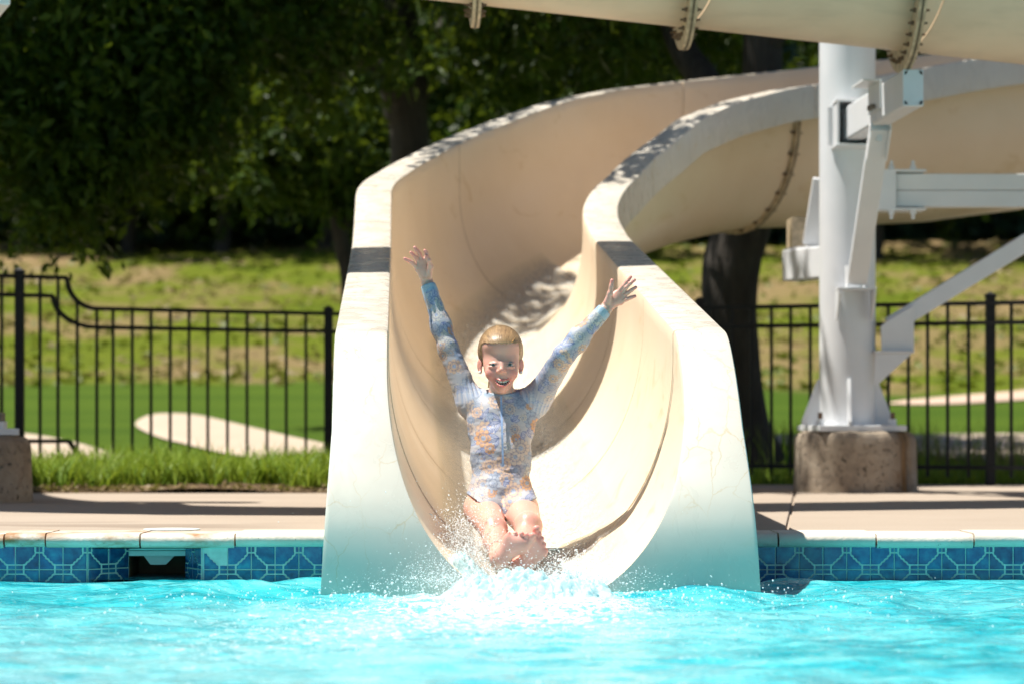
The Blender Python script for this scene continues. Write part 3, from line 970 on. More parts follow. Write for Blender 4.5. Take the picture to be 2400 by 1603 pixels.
def oh_at(s):
    """position along the overhead flume (s in metres from its right end) -> plan point, travel dir to the right, camera-side vector"""
    p = np.array([np.interp(s, _of, _op[:, k]) for k in (0, 1)])
    a = np.array([np.interp(s - .08, _of, _op[:, k]) for k in (0, 1)]); c = np.array([np.interp(s + .08, _of, _op[:, k]) for k in (0, 1)])
    t = (a - c) / np.linalg.norm(a - c)
    return p, t, np.array([t[1], -t[0]])


def oh_s(x): return float(np.interp(-x, -_op[:, 0], _of))
def oh_zb(s): return 2.125 - .0456 * (oh_s(-.155) - s)


def build_overhead():
    root = empty('overhead_flume', (0.5, 12.9, 2.1))
    tag(root, 'weathered beige slide flume crossing overhead, seen from below with bolted seam flanges', 'water slide')
    seams = [.05, oh_s(4.2), oh_s(1.77), oh_s(.755), oh_s(-.155), oh_s(-2.3), oh_s(-4.0), _of[-1] - .05]
    for a, b in zip(seams[:-1], seams[1:]):
        st = []
        for s in np.linspace(a + .004, b - .004, 14):
            p, t, r = oh_at(s); zb = oh_zb(s) + .022
            st.append(station(p, r, zb + .80, zb + .80, H=.80, wo=.55))
        fix_normals(sweep('flume_section', st, [M['gel_old']], root))
    for k, s in enumerate(seams[1:-1]):
        p, t, r = oh_at(s); zt = oh_zb(s) + .82
        if 1 <= k <= 3: r, t = np.array([.05, -1.085]), np.array([.9985, .05])
        o, mid = ring_flange('seam_flange', p, r, t, zt, zt, .80, .098, .034, M['flange'], root)
        ring_flange('seam_gasket', p, r, t, zt, zt, .80, .102, .009, M['gasket'], root)
        add_bolts(mid, p, r, t, root, 1, .017, M['bolt_rust'], .011)


build_overhead()


# ------------------------------------------------------------------ steel columns and footings
def footing(loc, r, h, label, stain=False, seed=0):
    root = empty('concrete_footing', loc)
    tag(root, label, 'footing', 'concrete column footings')
    n = 72; v = []; f = []
    prof = [(0, h), (r * .55, h), (r - .045, h - .004), (r - .018, h - .014), (r - .004, h - .038), (r, h - .07), (r, h * .5), (r + .003, h * .2), (r + .004, -.01)]
    for k, (rr, z) in enumerate(prof):
        for a in range(n):
            t = 2 * math.pi * a / n
            w = 1 + 0.012 * float(vnoise(math.cos(t) * 5 + seed, math.sin(t) * 5 + z * 9, 8 + seed))
            v.append((loc[0] + rr * w * math.cos(t), loc[1] + rr * w * math.sin(t), loc[2] + z + .006 * float(vnoise(math.cos(t) * 4, math.sin(t) * 4, 5)) * (rr > 0)))
    for k in range(len(prof) - 1):
        for a in range(n):
            b = (a + 1) % n
            f.append((k * n + a, (k + 1) * n + a, (k + 1) * n + b, k * n + b))
    o = mesh_obj('footing_block', np.array(v) - np.array(loc), f, M['footing_stained' if stain else 'footing'], None, True, 60); o.parent = root
    fix_normals(o)
    return root


def build_column_right():
    cx, cd = 1.718, 15.3
    footing((cx + .04, cd, 0), .313, .312, 'pitted round concrete footing with rust run under the white column', True, 1)
    root = empty('support_column', (cx, cd, .312))
    tag(root, 'tall white steel support column with bracket arms right of the slide', 'column', 'steel slide columns')
    W = M['white']
    base = .335
    MB().tube([(cx, cd, base), (cx, cd, 3.4)], .1435, 48).build('pipe', W, root, smooth=True, angle=40)
    R = Matrix.Rotation(math.radians(9), 3, 'Z')
    MB().box((cx + .02, cd, .325), (.455, .455, .03), R).build('base_plate', W, root, bevel=.004)
    for a in (9, 99, 189, 279):
        t = math.radians(a - 12); dx, dy = math.cos(t), math.sin(t)
        rr = .14
        MB().prism([(cx + dx * rr, cd + dy * rr, .34), (cx + dx * .235, cd + dy * .235, .34), (cx + dx * .235, cd + dy * .235, .36), (cx + dx * (rr + .012), cd + dy * (rr + .012), .575), (cx + dx * rr, cd + dy * rr, .575)], (-dy, dx, 0), .018).build('gusset', W, root, bevel=.002)
    for sx, sy in ((-.175, -.16), (.195, -.13), (.16, .17), (-.16, .16)):
        b = MB().tube([(cx + .02 + sx, cd + sy, .34), (cx + .02 + sx, cd + sy, .372)], .022, 6).build('anchor_nut', W, root)
        MB().tube([(cx + .02 + sx, cd + sy, .372), (cx + .02 + sx, cd + sy, .405)], .012, 8).build('anchor_bolt', M['bolt_rust'], root)
    # --- arm towards the camera carrying the overhead flume
    e = P(2140, 207, 13.4); s = Vector((1.715, 15.16, e.z))
    w_, h_ = .094, .168
    arm = MB().bar(s, e, w_, h_).build('arm', W, root, bevel=.010)
    dr = (e - s).normalized()
    pl = MB().bar(e - dr * .001, e + dr * .007, w_ * .99, h_ * .985).build('arm_end_cap', M['cap_grey'], arm, bevel=.006)
    pl.location -= Vector(root.location)
    pl.location += Vector(root.location)
    for ux in (-1, 1):
        for uz in (-1, 1):
            q = e + dr * .0085 + Vector((ux * .033, 0, uz * .066))
            MB().prism([q + Vector((ux * .007, 0, uz * -.009)), q + Vector((ux * .007, 0, uz * .006)), q + Vector((-ux * .003, 0, uz * .009)), q + Vector((-ux * .008, 0, uz * .009)), q + Vector((-ux * .002, 0, -uz * .003))], dr, .004).build('vent_hole', M['dark'], pl)
    # saddle brackets beside the arm under the flange
    qb = s.lerp(e, .60)
    side = Vector((dr.y, -dr.x, 0))
    for sg, nm in ((-1, 'saddle_angle'), (1, 'saddle_angle')):
        c = qb + side * sg * (w_ / 2 + .006) + Vector((0, 0, .03))
        sd = MB().bar(c - dr * .16, c + dr * .16, .010, .13).build(nm, W, root, bevel=.002)
        c2 = qb + side * sg * (w_ / 2 + .045) + Vector((0, 0, .098))
        MB().bar(c2 - dr * .16, c2 + dr * .16, .09, .009).build('saddle_shelf', W, sd)
        for k in (-.03, .05):
            c3 = c + side * sg * .008 + dr * k + Vector((0, 0, -.045))
            MB().tube([c3, c3 + side * sg * .022], .012, 8).build('bolt', M['bolt'], sd)
    # root bracket on the pipe (two side plates, top and bottom shelf)
    zc = e.z
    for sx in (-1, 1):
        MB().box((1.712 + sx * .078, 15.09, zc), (.012, .26, .215)).build('bracket_plate', W, root, bevel=.002)
    for sz in (-1, 1):
        MB().box((1.712, 15.09, zc + sz * .111), (.178, .27, .012)).build('bracket_shelf', W, root, bevel=.002)
    MB().box((1.632, 15.17, zc), (.055, .03, .19)).build('bracket_recess', M['cap_grey'], root)
    # strut under that arm
    a = s.lerp(e, .50) + Vector((0, 0, -h_ / 2 - .02)); b = Vector((1.735, 15.04, CAM_H + (HORIZON - 668) / F * 15.04))
    st = MB().bar(a + (a - b).normalized() * .02, b + (b - a).normalized() * -.02, .098, .052, (0, -1, .3)).build('strut', W, root, bevel=.004)
    # hollow upper end of the strut
    dn = (b - a).normalized()
    for sx in (-1, 1):
        c = a + dn * .08 + Vector((sx * .045, -.045, 0))
        MB().bar(c - dn * .10, c + dn * .10, .008, .06, (0, -1, .3)).build('strut_lug', W, st)
    c = a + dn * .06 + Vector((0, -.03, 0))
    MB().tube([c, c + Vector((0, -.025, 0))], .016, 8).build('bolt', M['cap_grey'], st)
    zs = b.z - .008
    MB().box((1.735, 15.075, zs - .012), (.19, .17, .012)).build('bracket_shelf', W, root, bevel=.002)
    for sx in (-1, 1):
        x = 1.735 + sx * .088
        MB().prism([(x, 15.17, zs - .018), (x, 14.992, zs - .018), (x, 14.992, zs - .04), (x, 15.13, zs - .17), (x, 15.17, zs - .17)], (1, 0, 0), .010).build('bracket_plate', W, root, bevel=.002)
        MB().box((1.735 + sx * .046, 15.06, zs + .05), (.008, .11, .11)).build('strut_lug', W, root)
    # --- arm to the right
    z1 = CAM_H + (HORIZON - 410) / F * 15.3; z0 = CAM_H + (HORIZON - 487) / F * 15.3
    for k, (za, zb) in enumerate(((z0, (z0 + z1) / 2 - .0012), ((z0 + z1) / 2 + .0012, z1))):
        MB().bar((1.95, 15.3, (za + zb) / 2), (4.6, 15.3, (za + zb) / 2), .10, zb - za).build('arm', W, root, bevel=.004)
    zc = (z0 + z1) / 2
    for sz in (-1, 1):
        MB().box((1.98, 15.3, zc + sz * .098), (.26, .19, .012)).build('bracket_shelf', W, root, bevel=.002)
        for k in (0, 1):
            q = Vector((1.935 + .11 * k, 15.23, zc + sz * .104))
            MB().tube([q, q + Vector((0, 0, sz * .02))], .017, 6).tube([q + Vector((0, 0, sz * .02)), q + Vector((0, 0, sz * .045))], .009, 8).build('bolt', W, root)
    for sy in (-1, 1):
        MB().box((1.895, 15.3 + sy * .088, zc), (.12, .012, .19)).build('bracket_plate', W, root, bevel=.002)
    # --- brace to the right, low
    p0 = P(2105, 752, 15.25); p1 = P(2420, 560, 15.25); d = (p1 - p0).normalized()
    MB().bar(p0 - d * .05, p1 + d * 1.2, .085, .088).build('brace', W, root, bevel=.005)
    zb = P(0, 825, 15.2).z
    MB().prism([P(2064, 765, 15.19), P(2080, 752, 15.19), P(2142, 715, 15.19), P(2142, 822, 15.19), P(2066, 822, 15.19)], (0, 1, 0), .016).build('brace_lug', W, root, bevel=.003)
    MB().prism([P(2064, 765, 15.32), P(2080, 752, 15.32), P(2142, 715, 15.32), P(2142, 822, 15.32), P(2066, 822, 15.32)], (0, 1, 0), .016).build('brace_lug', W, root, bevel=.003)
    MB().box((1.94, 15.25, zb), (.20, .20, .012)).build('bracket_shelf', W, root, bevel=.002)
    for y in (15.17, 15.33):
        MB().prism([P(2052, 829, y), P(2136, 829, y), P(2056, 902, y), P(2048, 902, y)], (0, 1, 0), .012).build('bracket_plate', W, root, bevel=.002)
    # --- arm to the back left carrying the lower flume
    q0 = Vector((1.66, 15.40, 1.13)); q1 = P(1852, 624, 15.85)
    q0.z = q1.z
    dd = (q1 - q0).normalized()
    MB().bar(q0, q1, .10, .165).build('arm', W, root, bevel=.008)
    sd = Vector((dd.y, -dd.x, 0))
    c = q0.lerp(q1, .82)
    MB().bar(c - dd * .13 + sd * .058, c + dd * .12 + sd * .058, .010, .13).build('saddle_angle', W, root, bevel=.002)
    MB().bar(c - dd * .13 + sd * .04 + Vector((0, 0, .09)), c + dd * .12 + sd * .04 + Vector((0, 0, .09)), .11, .009).build('saddle_shelf', W, root)
    for k in (.02, .06):
        q = c + dd * k + sd * .064 + Vector((0, 0, -.02)); MB().tube([q, q + sd * .014], .011, 8).build('bolt', M['dark'], root)
    pz = P(1878, 560, 15.85)
    MB().box((pz.x, 16.0, q1.z + .17), (.10, .30, .18)).build('hanger_plate', M['flange'], root)
    a = P(1915, 470, 15.6); b = P(1905, 600, 15.62)
    MB().bar(P(1925, 420, 15.62), P(1900, 575, 15.7), .085, .05, (0, -1, 0)).build('strut', W, root, bevel=.004)


build_column_right()


def build_column_left():
    cx, cd = -2.464, 13.4
    footing((cx, cd, 0), .306, .300, 'shaded round concrete footing at the left picture edge', False, 4)
    root = empty('support_column', (cx, cd, .30))
    tag(root, 'white steel column on the left footing, only its base plate in view', 'column', 'steel slide columns')
    W = M['white']
    MB().tube([(cx, cd, .32), (cx, cd, 3.0)], .1435, 40).build('pipe', W, root, smooth=True, angle=40)
    R = Matrix.Rotation(math.radians(22), 3, 'Z')
    MB().box((cx, cd, .314), (.42, .42, .03), R).build('base_plate', W, root, bevel=.004)
    for sx, sy in ((.185, -.10), (-.17, -.17), (.15, .17), (-.16, .16)):
        MB().tube([(cx + sx, cd + sy, .329), (cx + sx, cd + sy, .36)], .022, 6).build('anchor_nut', W, root)
        MB().tube([(cx + sx, cd + sy, .36), (cx + sx, cd + sy, .40)], .012, 8).build('anchor_bolt', M['bolt'], root)
    e = Vector((-2.09, 12.15, 2.135))
    s = Vector((cx + .05, cd - .12, 2.135))
    MB().bar(s, e, .10, .165).build('arm', W, root, bevel=.008)
    MB().bar(s.lerp(e, .55) + Vector((0, 0, -.1)), Vector((cx + .03, cd - .15, 1.2)), .09, .05, (0, -1, .3)).build('strut', W, root)
    MB().bar(Vector((cx - .14, cd, 1.6)), Vector((cx - 2.2, cd + .2, 1.6)), .1, .16).build('arm', W, root)


build_column_left()


# ------------------------------------------------------------------ fence
def build_fence():
    B = M['black']
    picket = None

    def pick(root, x, d, z0, z1):
        nonlocal picket
        if picket is None:
            ob = MB().box((0, 0, .5), (.0175, .0175, 1.0)).build('picket', B); picket = ob.data; bpy.data.objects.remove(ob)
        o = bpy.data.objects.new('picket', picket); link(o, root)
        o.location = Vector((x, d, z0)) - Vector(root.location); o.scale = (1, 1, z1 - z0)

    def post(root, x, d, z1):
        m = MB().box((x, d, z1 / 2 - .03), (.052, .052, z1 + .06)).build('post', B, root, bevel=.003)
        c = MB()
        c.box((x, d, z1 + .006), (.060, .060, .016))
        c.add([(x - .028, d - .028, z1 + .014), (x + .028, d - .028, z1 + .014), (x + .028, d + .028, z1 + .014), (x - .028, d + .028, z1 + .014), (x, d, z1 + .032)], [(0, 1, 4), (1, 2, 4), (2, 3, 4), (3, 0, 4)])
        o = c.build('post_cap', B, root)

    def rail(root, pts, t=.024):
        m = MB()
        for a, b in zip(pts[:-1], pts[1:]): m.bar(a, b, t, t)
        return m.build('rail', B, root)
    # left run
    dl = lambda px: 17.2 + (px - 46) / 724 * 1.1
    wx = lambda px: (px - 1200) / F * dl(px)
    r = empty('metal_fence', (wx(400), dl(400), 0))
    tag(r, 'black metal picket fence with curved step down, left of the slide', 'fence', 'black pool fences')
    pt = lambda px, z: Vector((wx(px), dl(px), z))
    zy = lambda px, py: CAM_H + (HORIZON - py) / F * dl(px)
    post(r, wx(46), dl(46), zy(46, 640))
    post(r, wx(770), dl(770), zy(770, 728))
    post(r, wx(-330), dl(-330), zy(46, 640))
    top_hi, top_lo, gap = zy(100, 650), 1.015, .108
    sw = []
    for t in np.linspace(0, math.pi / 2, 9):
        sw.append((157 + (225 - 157) * (1 - math.cos(t)), top_hi + (top_lo - top_hi) * math.sin(t)))
    rail(r, [pt(-330, top_hi), pt(157, top_hi)] + [pt(a, b) for a, b in sw[1:]] + [pt(860, top_lo)])
    sw2 = [(124 + (225 - 124) * (1 - math.cos(t)), top_hi - gap + (top_lo - top_hi) * math.sin(t)) for t in np.linspace(0, math.pi / 2, 9)]
    rail(r, [pt(-330, top_hi - gap), pt(124, top_hi - gap)] + [pt(a, b) for a, b in sw2[1:]] + [pt(860, top_lo - gap)])
    rail(r, [pt(-330, zy(100, 1031)), pt(162, zy(162, 1033)), pt(187, zy(187, 1072)), pt(200, .12), pt(860, .12)])
    px = [-44 * k for k in range(1, 8)] + [4, 94, 136, 181, 227, 265, 310, 354, 399, 443, 487, 533, 579, 626, 671, 717, 815, 858]
    for p in px:
        zt = top_hi if p < 157 else float(np.interp(p, [a for a, _ in sw], [b for _, b in sw])) if p < 225 else top_lo
        pick(r, wx(p), dl(p), .06, zt - .004)
    # right run
    dr_ = lambda p: 17.45 - (p - 1676) / 724 * .75
    wr = lambda p: (p - 1200) / F * dr_(p)
    r2 = empty('metal_fence', (wr(2050), dr_(2050), 0))
    tag(r2, 'black metal picket fence behind the white column and dark trunk', 'fence', 'black pool fences')
    q = lambda p, z: Vector((wr(p), dr_(p), z))
    post(r2, wr(2321), dr_(2321), 1.055)
    post(r2, wr(1640), dr_(1640), 1.055)
    for z in (1.02, .91, .10): rail(r2, [q(1610, z), q(2760, z)])
    for p in [1670, 1716, 1762, 1808, 1853, 1899, 1945, 1991, 2036, 2082, 2129, 2174, 2221, 2270, 2370, 2416, 2462, 2508, 2554, 2600, 2646, 2692]:
        pick(r2, wr(p), dr_(p), .045, 1.015)


build_fence()
# ------------------------------------------------------------------ pool water
SPX, SPD = 0.03, 8.70           # where the slide empties


def wave_z(X, D):
    dx, dd = X - SPX, D - SPD
    rr = np.sqrt(dx ** 2 + (dd * 1.1) ** 2)
    near = np.exp(-(rr / 1.5) ** 2)
    a = 0.010 + 0.016 * near
    z = a * fbm(X * 2.3 + .35 * D, D * 3.4, 21, 3, .55) * 1.5
    z += (0.010 + .010 * near) * (1 - 2 * np.abs(vnoise(X * 4.1 - D, D * 5.2 + .5 * X, 31))) * .5
    z += 0.007 * vnoise(X * 9, D * 12, 33) + 0.004 * vnoise(X * 19 + D * 4, D * 24, 34)
    z += near * (0.006 * vnoise(X * 34, D * 38, 36))
    z += 0.012 * near * np.cos(rr * 13 - .6) * np.clip(rr / .4, 0, 1)
    return z


def build_water():
    xs = np.unique(np.concatenate([np.linspace(-14, -2.3, 30), np.linspace(-2.3, 2.3, 420), np.linspace(2.3, 14, 30)]))
    ds = np.unique(np.concatenate([np.linspace(-3.5, 5.2, 40), np.linspace(5.2, WALL_D - .002, 420)]))
    X, D = np.meshgrid(xs, ds)
    Z = WATER_Z + wave_z(X, D) * np.clip((WALL_D + .12 - D) / .3, .25, 1)
    v = np.stack([X, D, Z], -1).reshape(-1, 3)
    i = np.arange(len(v)).reshape(X.shape)
    f = np.stack([i[:-1, :-1], i[:-1, 1:], i[1:, 1:], i[1:, :-1]], -1).reshape(-1, 4)
    o = mesh_obj('pool_water', v, f, M['water'], smooth=True)
    dx = X - SPX
    fo = np.exp(-(dx / (.36 + .30 * np.clip(8.8 - D, 0, 4))) ** 2) * np.clip(1.05 - .22 * np.clip(8.75 - D, 0, 9), 0, 1)
    fo = fo * .42 + .10 * fbm(X * 1.7, D * 1.3, 55, 3) + .22 * np.clip(-X + .2, 0, 1.2) * .25
    fo = fo * (D < 8.9) + 0.03
    a = o.data.attributes.new('foam', 'FLOAT', 'POINT'); a.data.foreach_set('value', fo.reshape(-1).astype(np.float32))
    air = np.clip((8.55 - D) / .9, 0, 1) * (.10 + .48 * np.exp(-((X + .55) / .9) ** 2)) + .25 * np.exp(-((X - SPX) / .5) ** 2 - ((D - 8.4) / .5) ** 2)
    air = np.clip(air + .35 * fbm(X * 1.4, D * 1.9, 58, 3) * np.clip((9.2 - D) / 1.0, 0, 1), 0, .9)
    a = o.data.attributes.new('air', 'FLOAT', 'POINT'); a.data.foreach_set('value', air.reshape(-1).astype(np.float32))
    tag(o, kind='structure')
    # water lying in the skimmer niche
    m = MB().add([(XL1, WALL_D - .004, WATER_Z + .003), (XR1, WALL_D - .004, WATER_Z + .003), (XR2, ND + .27, WATER_Z + .003), (XL2, ND + .27, WATER_Z + .003)], [(0, 1, 2, 3)])
    w = m.build('pool_water', M['water']); tag(w, kind='structure')


build_water()


# ------------------------------------------------------------------ leaves, trees, grass
def leaf_cloud(centers, size, up_bias=0.3, jitter=0.35, aspect=0.45, droop=0.4, rng=RNG):
    """one folded diamond (2 tris bent) per leaf -> verts, tris"""
    n = len(centers)
    az = rng.uniform(0, 2 * np.pi, n); tilt = rng.normal(-droop, .5, n)
    L = np.stack([np.cos(az) * np.cos(tilt), np.sin(az) * np.cos(tilt), np.sin(tilt)], 1)
    rnd = rng.normal(size=(n, 3)); rnd[:, 2] += up_bias * 2
    W = np.cross(L, rnd); W /= np.linalg.norm(W, axis=1)[:, None] + 1e-9
    N = np.cross(W, L)
    s = (size * rng.uniform(1 - jitter, 1 + jitter, n))[:, None]
    base = centers
    tip = base + L * s - np.array([0, 0, .12]) * s
    mid = base + L * s * .45 + N * s * .06
    a = mid + W * s * aspect * .5; b = mid - W * s * aspect * .5
    v = np.stack([base, a, tip, b], 1).reshape(-1, 3)
    k = np.arange(n)[:, None] * 4
    f = np.concatenate([k + np.array([[0, 1, 2]]), k + np.array([[0, 2, 3]])], 0)
    return v, f


def crown_points(blobs, n, twig=0.35, rng=RNG, per=26, thin=0.0, seed=1):
    """leaves gathered on twigs inside ellipsoids; blobs: (cx,cy,cz,rx,ry,rz,weight)"""
    w = np.array([b[6] for b in blobs], float); w /= w.sum()
    nt = max(1, n // per)
    which = rng.choice(len(blobs), nt, p=w)
    B = np.array([b[:6] for b in blobs])[which]
    dirs = rng.normal(size=(nt, 3)); dirs /= np.linalg.norm(dirs, axis=1)[:, None]
    r = rng.uniform(0.25, 1, nt) ** .55
    c = B[:, :3] + dirs * B[:, 3:6] * r[:, None]
    keep = fbm(c[:, 0] * .9 + seed * 7, c[:, 2] * .9 + c[:, 1] * .6, seed, 2) > thin
    c = c[keep]
    # hanging twigs: leaves strung along a drooping line
    k = len(c)
    td = rng.normal(size=(k, 3)) * np.array([1, 1, .35]); td[:, 2] -= .45
    td /= np.linalg.norm(td, axis=1)[:, None]
    t = rng.uniform(0, 1, (k, per))
    ln = twig * rng.uniform(.6, 1.5, (k, 1))
    pts = c[:, None] + td[:, None] * (t * ln)[..., None] + rng.normal(size=(k, per, 3)) * twig * .16
    pts[..., 2] -= (t * ln) ** 2 * .5
    return pts.reshape(-1, 3)


def tree(name, label, base, trunk, limbs, blobs, n, leaf, leafmat, group='trees beyond the fence', cat='tree', thin=-.12, seed=1, aspect=.45, twig=.35):
    root = empty(name, base)
    tag(root, label, cat, group)
    m = MB()
    def curve(pts, rad, n=14):
        pts = [np.array(p, float) for p in pts]; out = []; rr = []
        for k in range(len(pts) - 1):
            p0, p1, p2, p3 = pts[max(k - 1, 0)], pts[k], pts[k + 1], pts[min(k + 2, len(pts) - 1)]
            for t in np.linspace(0, 1, 6, endpoint=False):
                out.append(.5 * (2 * p1 + (p2 - p0) * t + (2 * p0 - 5 * p1 + 4 * p2 - p3) * t * t + (3 * p1 - p0 - 3 * p2 + p3) * t ** 3))
                rr.append(rad[k] * (1 - t) + rad[k + 1] * t)
        out.append(pts[-1]); rr.append(rad[-1])
        return out, rr
    p, r = curve(*trunk)
    tm = MB().tube(p, r, 20)
    v = np.array(tm.v); 
    c = np.array([base[0], base[1]])
    ang = np.arctan2(v[:, 1] - c[1], v[:, 0] - c[0])
    v += .018 * np.stack([vnoise(ang * 2.2, v[:, 2] * 1.5, 3), vnoise(ang * 2.4, v[:, 2] * 1.3, 6), 0 * ang], 1)
    tm.v = [tuple(q) for q in v]
    t_o = tm.build('trunk', M['bark'], root, smooth=True, angle=70)
    for lp, lr in limbs:
        p, r = curve(lp, lr)
        MB().tube(p, r, 10).build('limb', M['bark'], root, smooth=True, angle=70)
    rng = np.random.default_rng(seed)
    pts = crown_points(blobs, n, twig, rng, thin=thin, seed=seed)
    v, f = leaf_cloud(pts, leaf, rng=rng, aspect=aspect)
    mesh_obj('crown', v, f.astype(np.int32), leafmat, root)
    return root


def gz(x, d): return float(ground_z(np.array(x), np.array(d)))


def build_trees():
    # dark trunk right behind the fence
    d = 19.0; X = lambda px: (px - 1200) / F * d
    Zp = lambda py: CAM_H + (HORIZON - py) / F * d
    b = (X(1720), d, gz(X(1720), d) - .05)
    tree('shade_tree', 'thick dark leaning tree trunk behind the fence right of the slide mouth', b,
         ([(X(1765), d, -.08), (X(1750), d, .06), (X(1728), d, .30), (X(1716), d, .62), (X(1710), d, Zp(740)), (X(1716), d, Zp(620)), (X(1745), d, Zp(520)), (X(1775), d, Zp(380)), (X(1785), d, Zp(150)), (X(1795), d, 4.6), (X(1830), d + .2, 6.5)],
          [.36, .27, .205, .18, .172, .185, .18, .15, .125, .10, .05]),
         [([(X(1745), d, Zp(540)), (X(1730), d + .1, Zp(400)), (X(1665), d + .3, Zp(190)), (X(1590), d + .5, Zp(40)), (X(1450), d + .8, 4.4)], [.15, .13, .10, .09, .04]),
          ([(X(1785), d, Zp(120)), (2.6, d - .8, 4.3), (3.6, d - 1.5, 5.2)], [.10, .08, .03]),
          ([(X(1788), d, 3.6), (.9, 17.9, 4.5), (-.1, 16.6, 5.0), (-1.2, 15.4, 5.2)], [.09, .07, .05, .02])],
         [(.8, 19.6, 5.2, 2.6, 2.4, 2.2, 3), (2.8, 19.2, 5.6, 2.6, 2.2, 2.2, 2), (-.1, 20.0, 3.9, 1.5, 1.4, .95, 1.2), (1.0, 20.2, 3.5, 1.8, 1.2, .8, 1.3), (.2, 18.2, 6.0, 1.9, 1.8, 1.4, 1.0), (1.6, 19.5, 7.0, 2.6, 2.4, 1.8, 2), (-1.0, 16.3, 5.2, 1.1, 1.5, .55, .75), (.7, 17.7, 5.4, 1.2, .9, .6, .8)],
         62000, .115, M['leaf'], seed=11, thin=-.22)
    # big tree behind the slide, left of centre
    d = 24.0; X = lambda px: (px - 1200) / F * d; Zp = lambda py: CAM_H + (HORIZON - py) / F * d
    b = (X(960), d, gz(X(960), d) - .05)
    tree('shade_tree', 'dark forked tree rising behind the outer curve of the slide', b,
         ([(X(985), d, b[2]), (X(975), d, .6), (X(968), d, 1.4), (X(962), d, Zp(420)), (X(958), d, Zp(300)), (X(945), d, Zp(215)), (X(925), d, 4.2), (X(900), d, 6.5)], [.26, .19, .165, .15, .15, .18, .13, .06]),
         [([(X(955), d, Zp(270)), (X(900), d - .2, Zp(190)), (X(800), d - .4, Zp(90)), (X(640), d - .7, 4.4)], [.10, .085, .07, .03]),
          ([(X(965), d, Zp(250)), (X(1020), d + .1, Zp(130)), (X(1110), d + .3, 4.3)], [.10, .08, .03])],
         [(-.9, 24, 6.2, 2.6, 2.6, 2.4, 4), (.2, 24.2, 5.6, 2.2, 2.4, 2.2, 2.5), (-1.9, 20.6, 4.3, 1.5, .9, 1.0, 1.5), (-1.1, 23.6, 3.7, 1.2, 1.2, .8, 1.2), (-1.6, 20.6, 3.15, .8, .6, .5, .7), (-.2, 24.6, 3.7, 1.4, 1.3, .8, 1.0), (.9, 24.8, 4.4, 1.6, 1.5, 1.3, 1), (-1.0, 24.8, 2.9, .7, .7, .5, .35), (-1.0, 21.6, 5.6, 2.4, 1.6, .9, 2.6), (.2, 21.0, 4.6, 1.2, 1.0, .6, .6)],  # forward high blobs are out of view, added to shade the foliage below
         72000, .13, M['leaf'], seed=12, thin=-.2)
    # overhanging tree at the upper left
    d = 19.4
    b = (-4.75, d + .3, gz(-4.75, d + .3) - .05)
    tree('shade_tree', 'leafy tree overhanging the upper left corner with drooping twigs', b,
         ([(-4.75, d + .3, b[2]), (-4.7, d + .3, 1.1), (-4.6, d + .2, 2.4), (-4.3, d, 4.0), (-4.0, d, 6.4)], [.22, .18, .16, .12, .05]),
         [([(-4.6, d + .2, 2.4), (-3.8, d, 3.0), (-2.9, d - .1, 3.2), (-2.1, d - .1, 2.9)], [.10, .08, .05, .02]),
          ([(-4.5, d + .1, 2.9), (-3.6, d - .3, 3.8), (-2.6, d - .5, 4.2)], [.09, .07, .03])],
         [(-3.6, d, 4.9, 2.4, 1.3, 1.5, 3.6), (-3.0, d, 3.3, 1.15, .9, .8, 1.9), (-3.35, d - .1, 2.6, .75, .7, .55, 1.0), (-2.7, d - .1, 2.38, .62, .6, .42, .9), (-2.95, d - .1, 1.92, .26, .3, .26, .30), (-2.0, d + .2, 3.2, .9, .8, .6, 1.0), (-2.45, d - .5, 3.05, .45, .4, .3, .30), (-2.2, d, 2.45, .42, .5, .38, .35), (-2.4, d, 5.6, 2.2, 1.3, 1.2, 2.4)],
         60000, .095, M['leaf_b'], seed=13, thin=-.25)
    # thin leaning sapling
    d = 27.0; X = lambda px: (px - 1200) / F * d; Zp = lambda py: CAM_H + (HORIZON - py) / F * d
    b = (X(838), d, gz(X(838), d) - .03)
    tree('leaning_sapling', 'thin leaning young tree just left of the slide rim', b,
         ([(X(838), d, b[2]), (X(822), d, Zp(680)), (X(806), d, Zp(590)), (X(786), d, Zp(500)), (X(760), d, Zp(420)), (X(735), d, Zp(330))], [.10, .085, .075, .062, .05, .02]),
         [([(X(800), d, Zp(560)), (X(830), d + .1, Zp(470)), (X(850), d + .2, Zp(380))], [.05, .04, .015])],
         [(X(740), d + .2, 3.1, .9, .9, .7, 1.4), (X(830), d + .3, 2.6, .6, .7, .5, .8), (X(640), d + .1, 2.9, .6, .7, .5, .7)],
         6000, .13, M['leaf'], seed=14, thin=-.3)
    # mid-distance trees on the hill edge
    for k, (px, dd, h, r, lab) in enumerate(((300, 60, 7, 3.2, 'rounded green tree on the hill crest behind the drooping twigs'), (520, 58, 7.5, 3.2, 'yellow-green sunlit tree on the hill crest left of the forked tree'), (760, 59, 6.6, 2.8, 'bluish green tree on the hill crest behind the leaning sapling'),
                                             (1160, 58, 6.5, 2.8, 'dark green tree on the hill crest between forked trunk and slide rim'), (2050, 58, 6.6, 3.0, 'green tree on the hill crest right behind the white column'))):
        x = (px - 1200) / F * dd; g = gz(x, dd)
        tree('hill_tree', lab, (x, dd, g - .1),
             ([(x, dd, g - .1), (x + .05, dd, g + 1.0), (x - .05, dd, g + h * .6)], [.16, .12, .04]), [],
             [(x, dd, g + h * .55, r, r, h * .42, 2), (x - r * .6, dd - .3, g + h * .38, r * .6, r * .6, h * .25, 1), (x + r * .6, dd - .2, g + h * .42, r * .6, r * .6, h * .25, 1)],
             9000, .26, M['leaf_b'] if k in (1, 2) else M['leaf'], group='trees on the hill crest', seed=20 + k, thin=-.25, twig=.6)
    # far dark wood
    rng = np.random.default_rng(5)
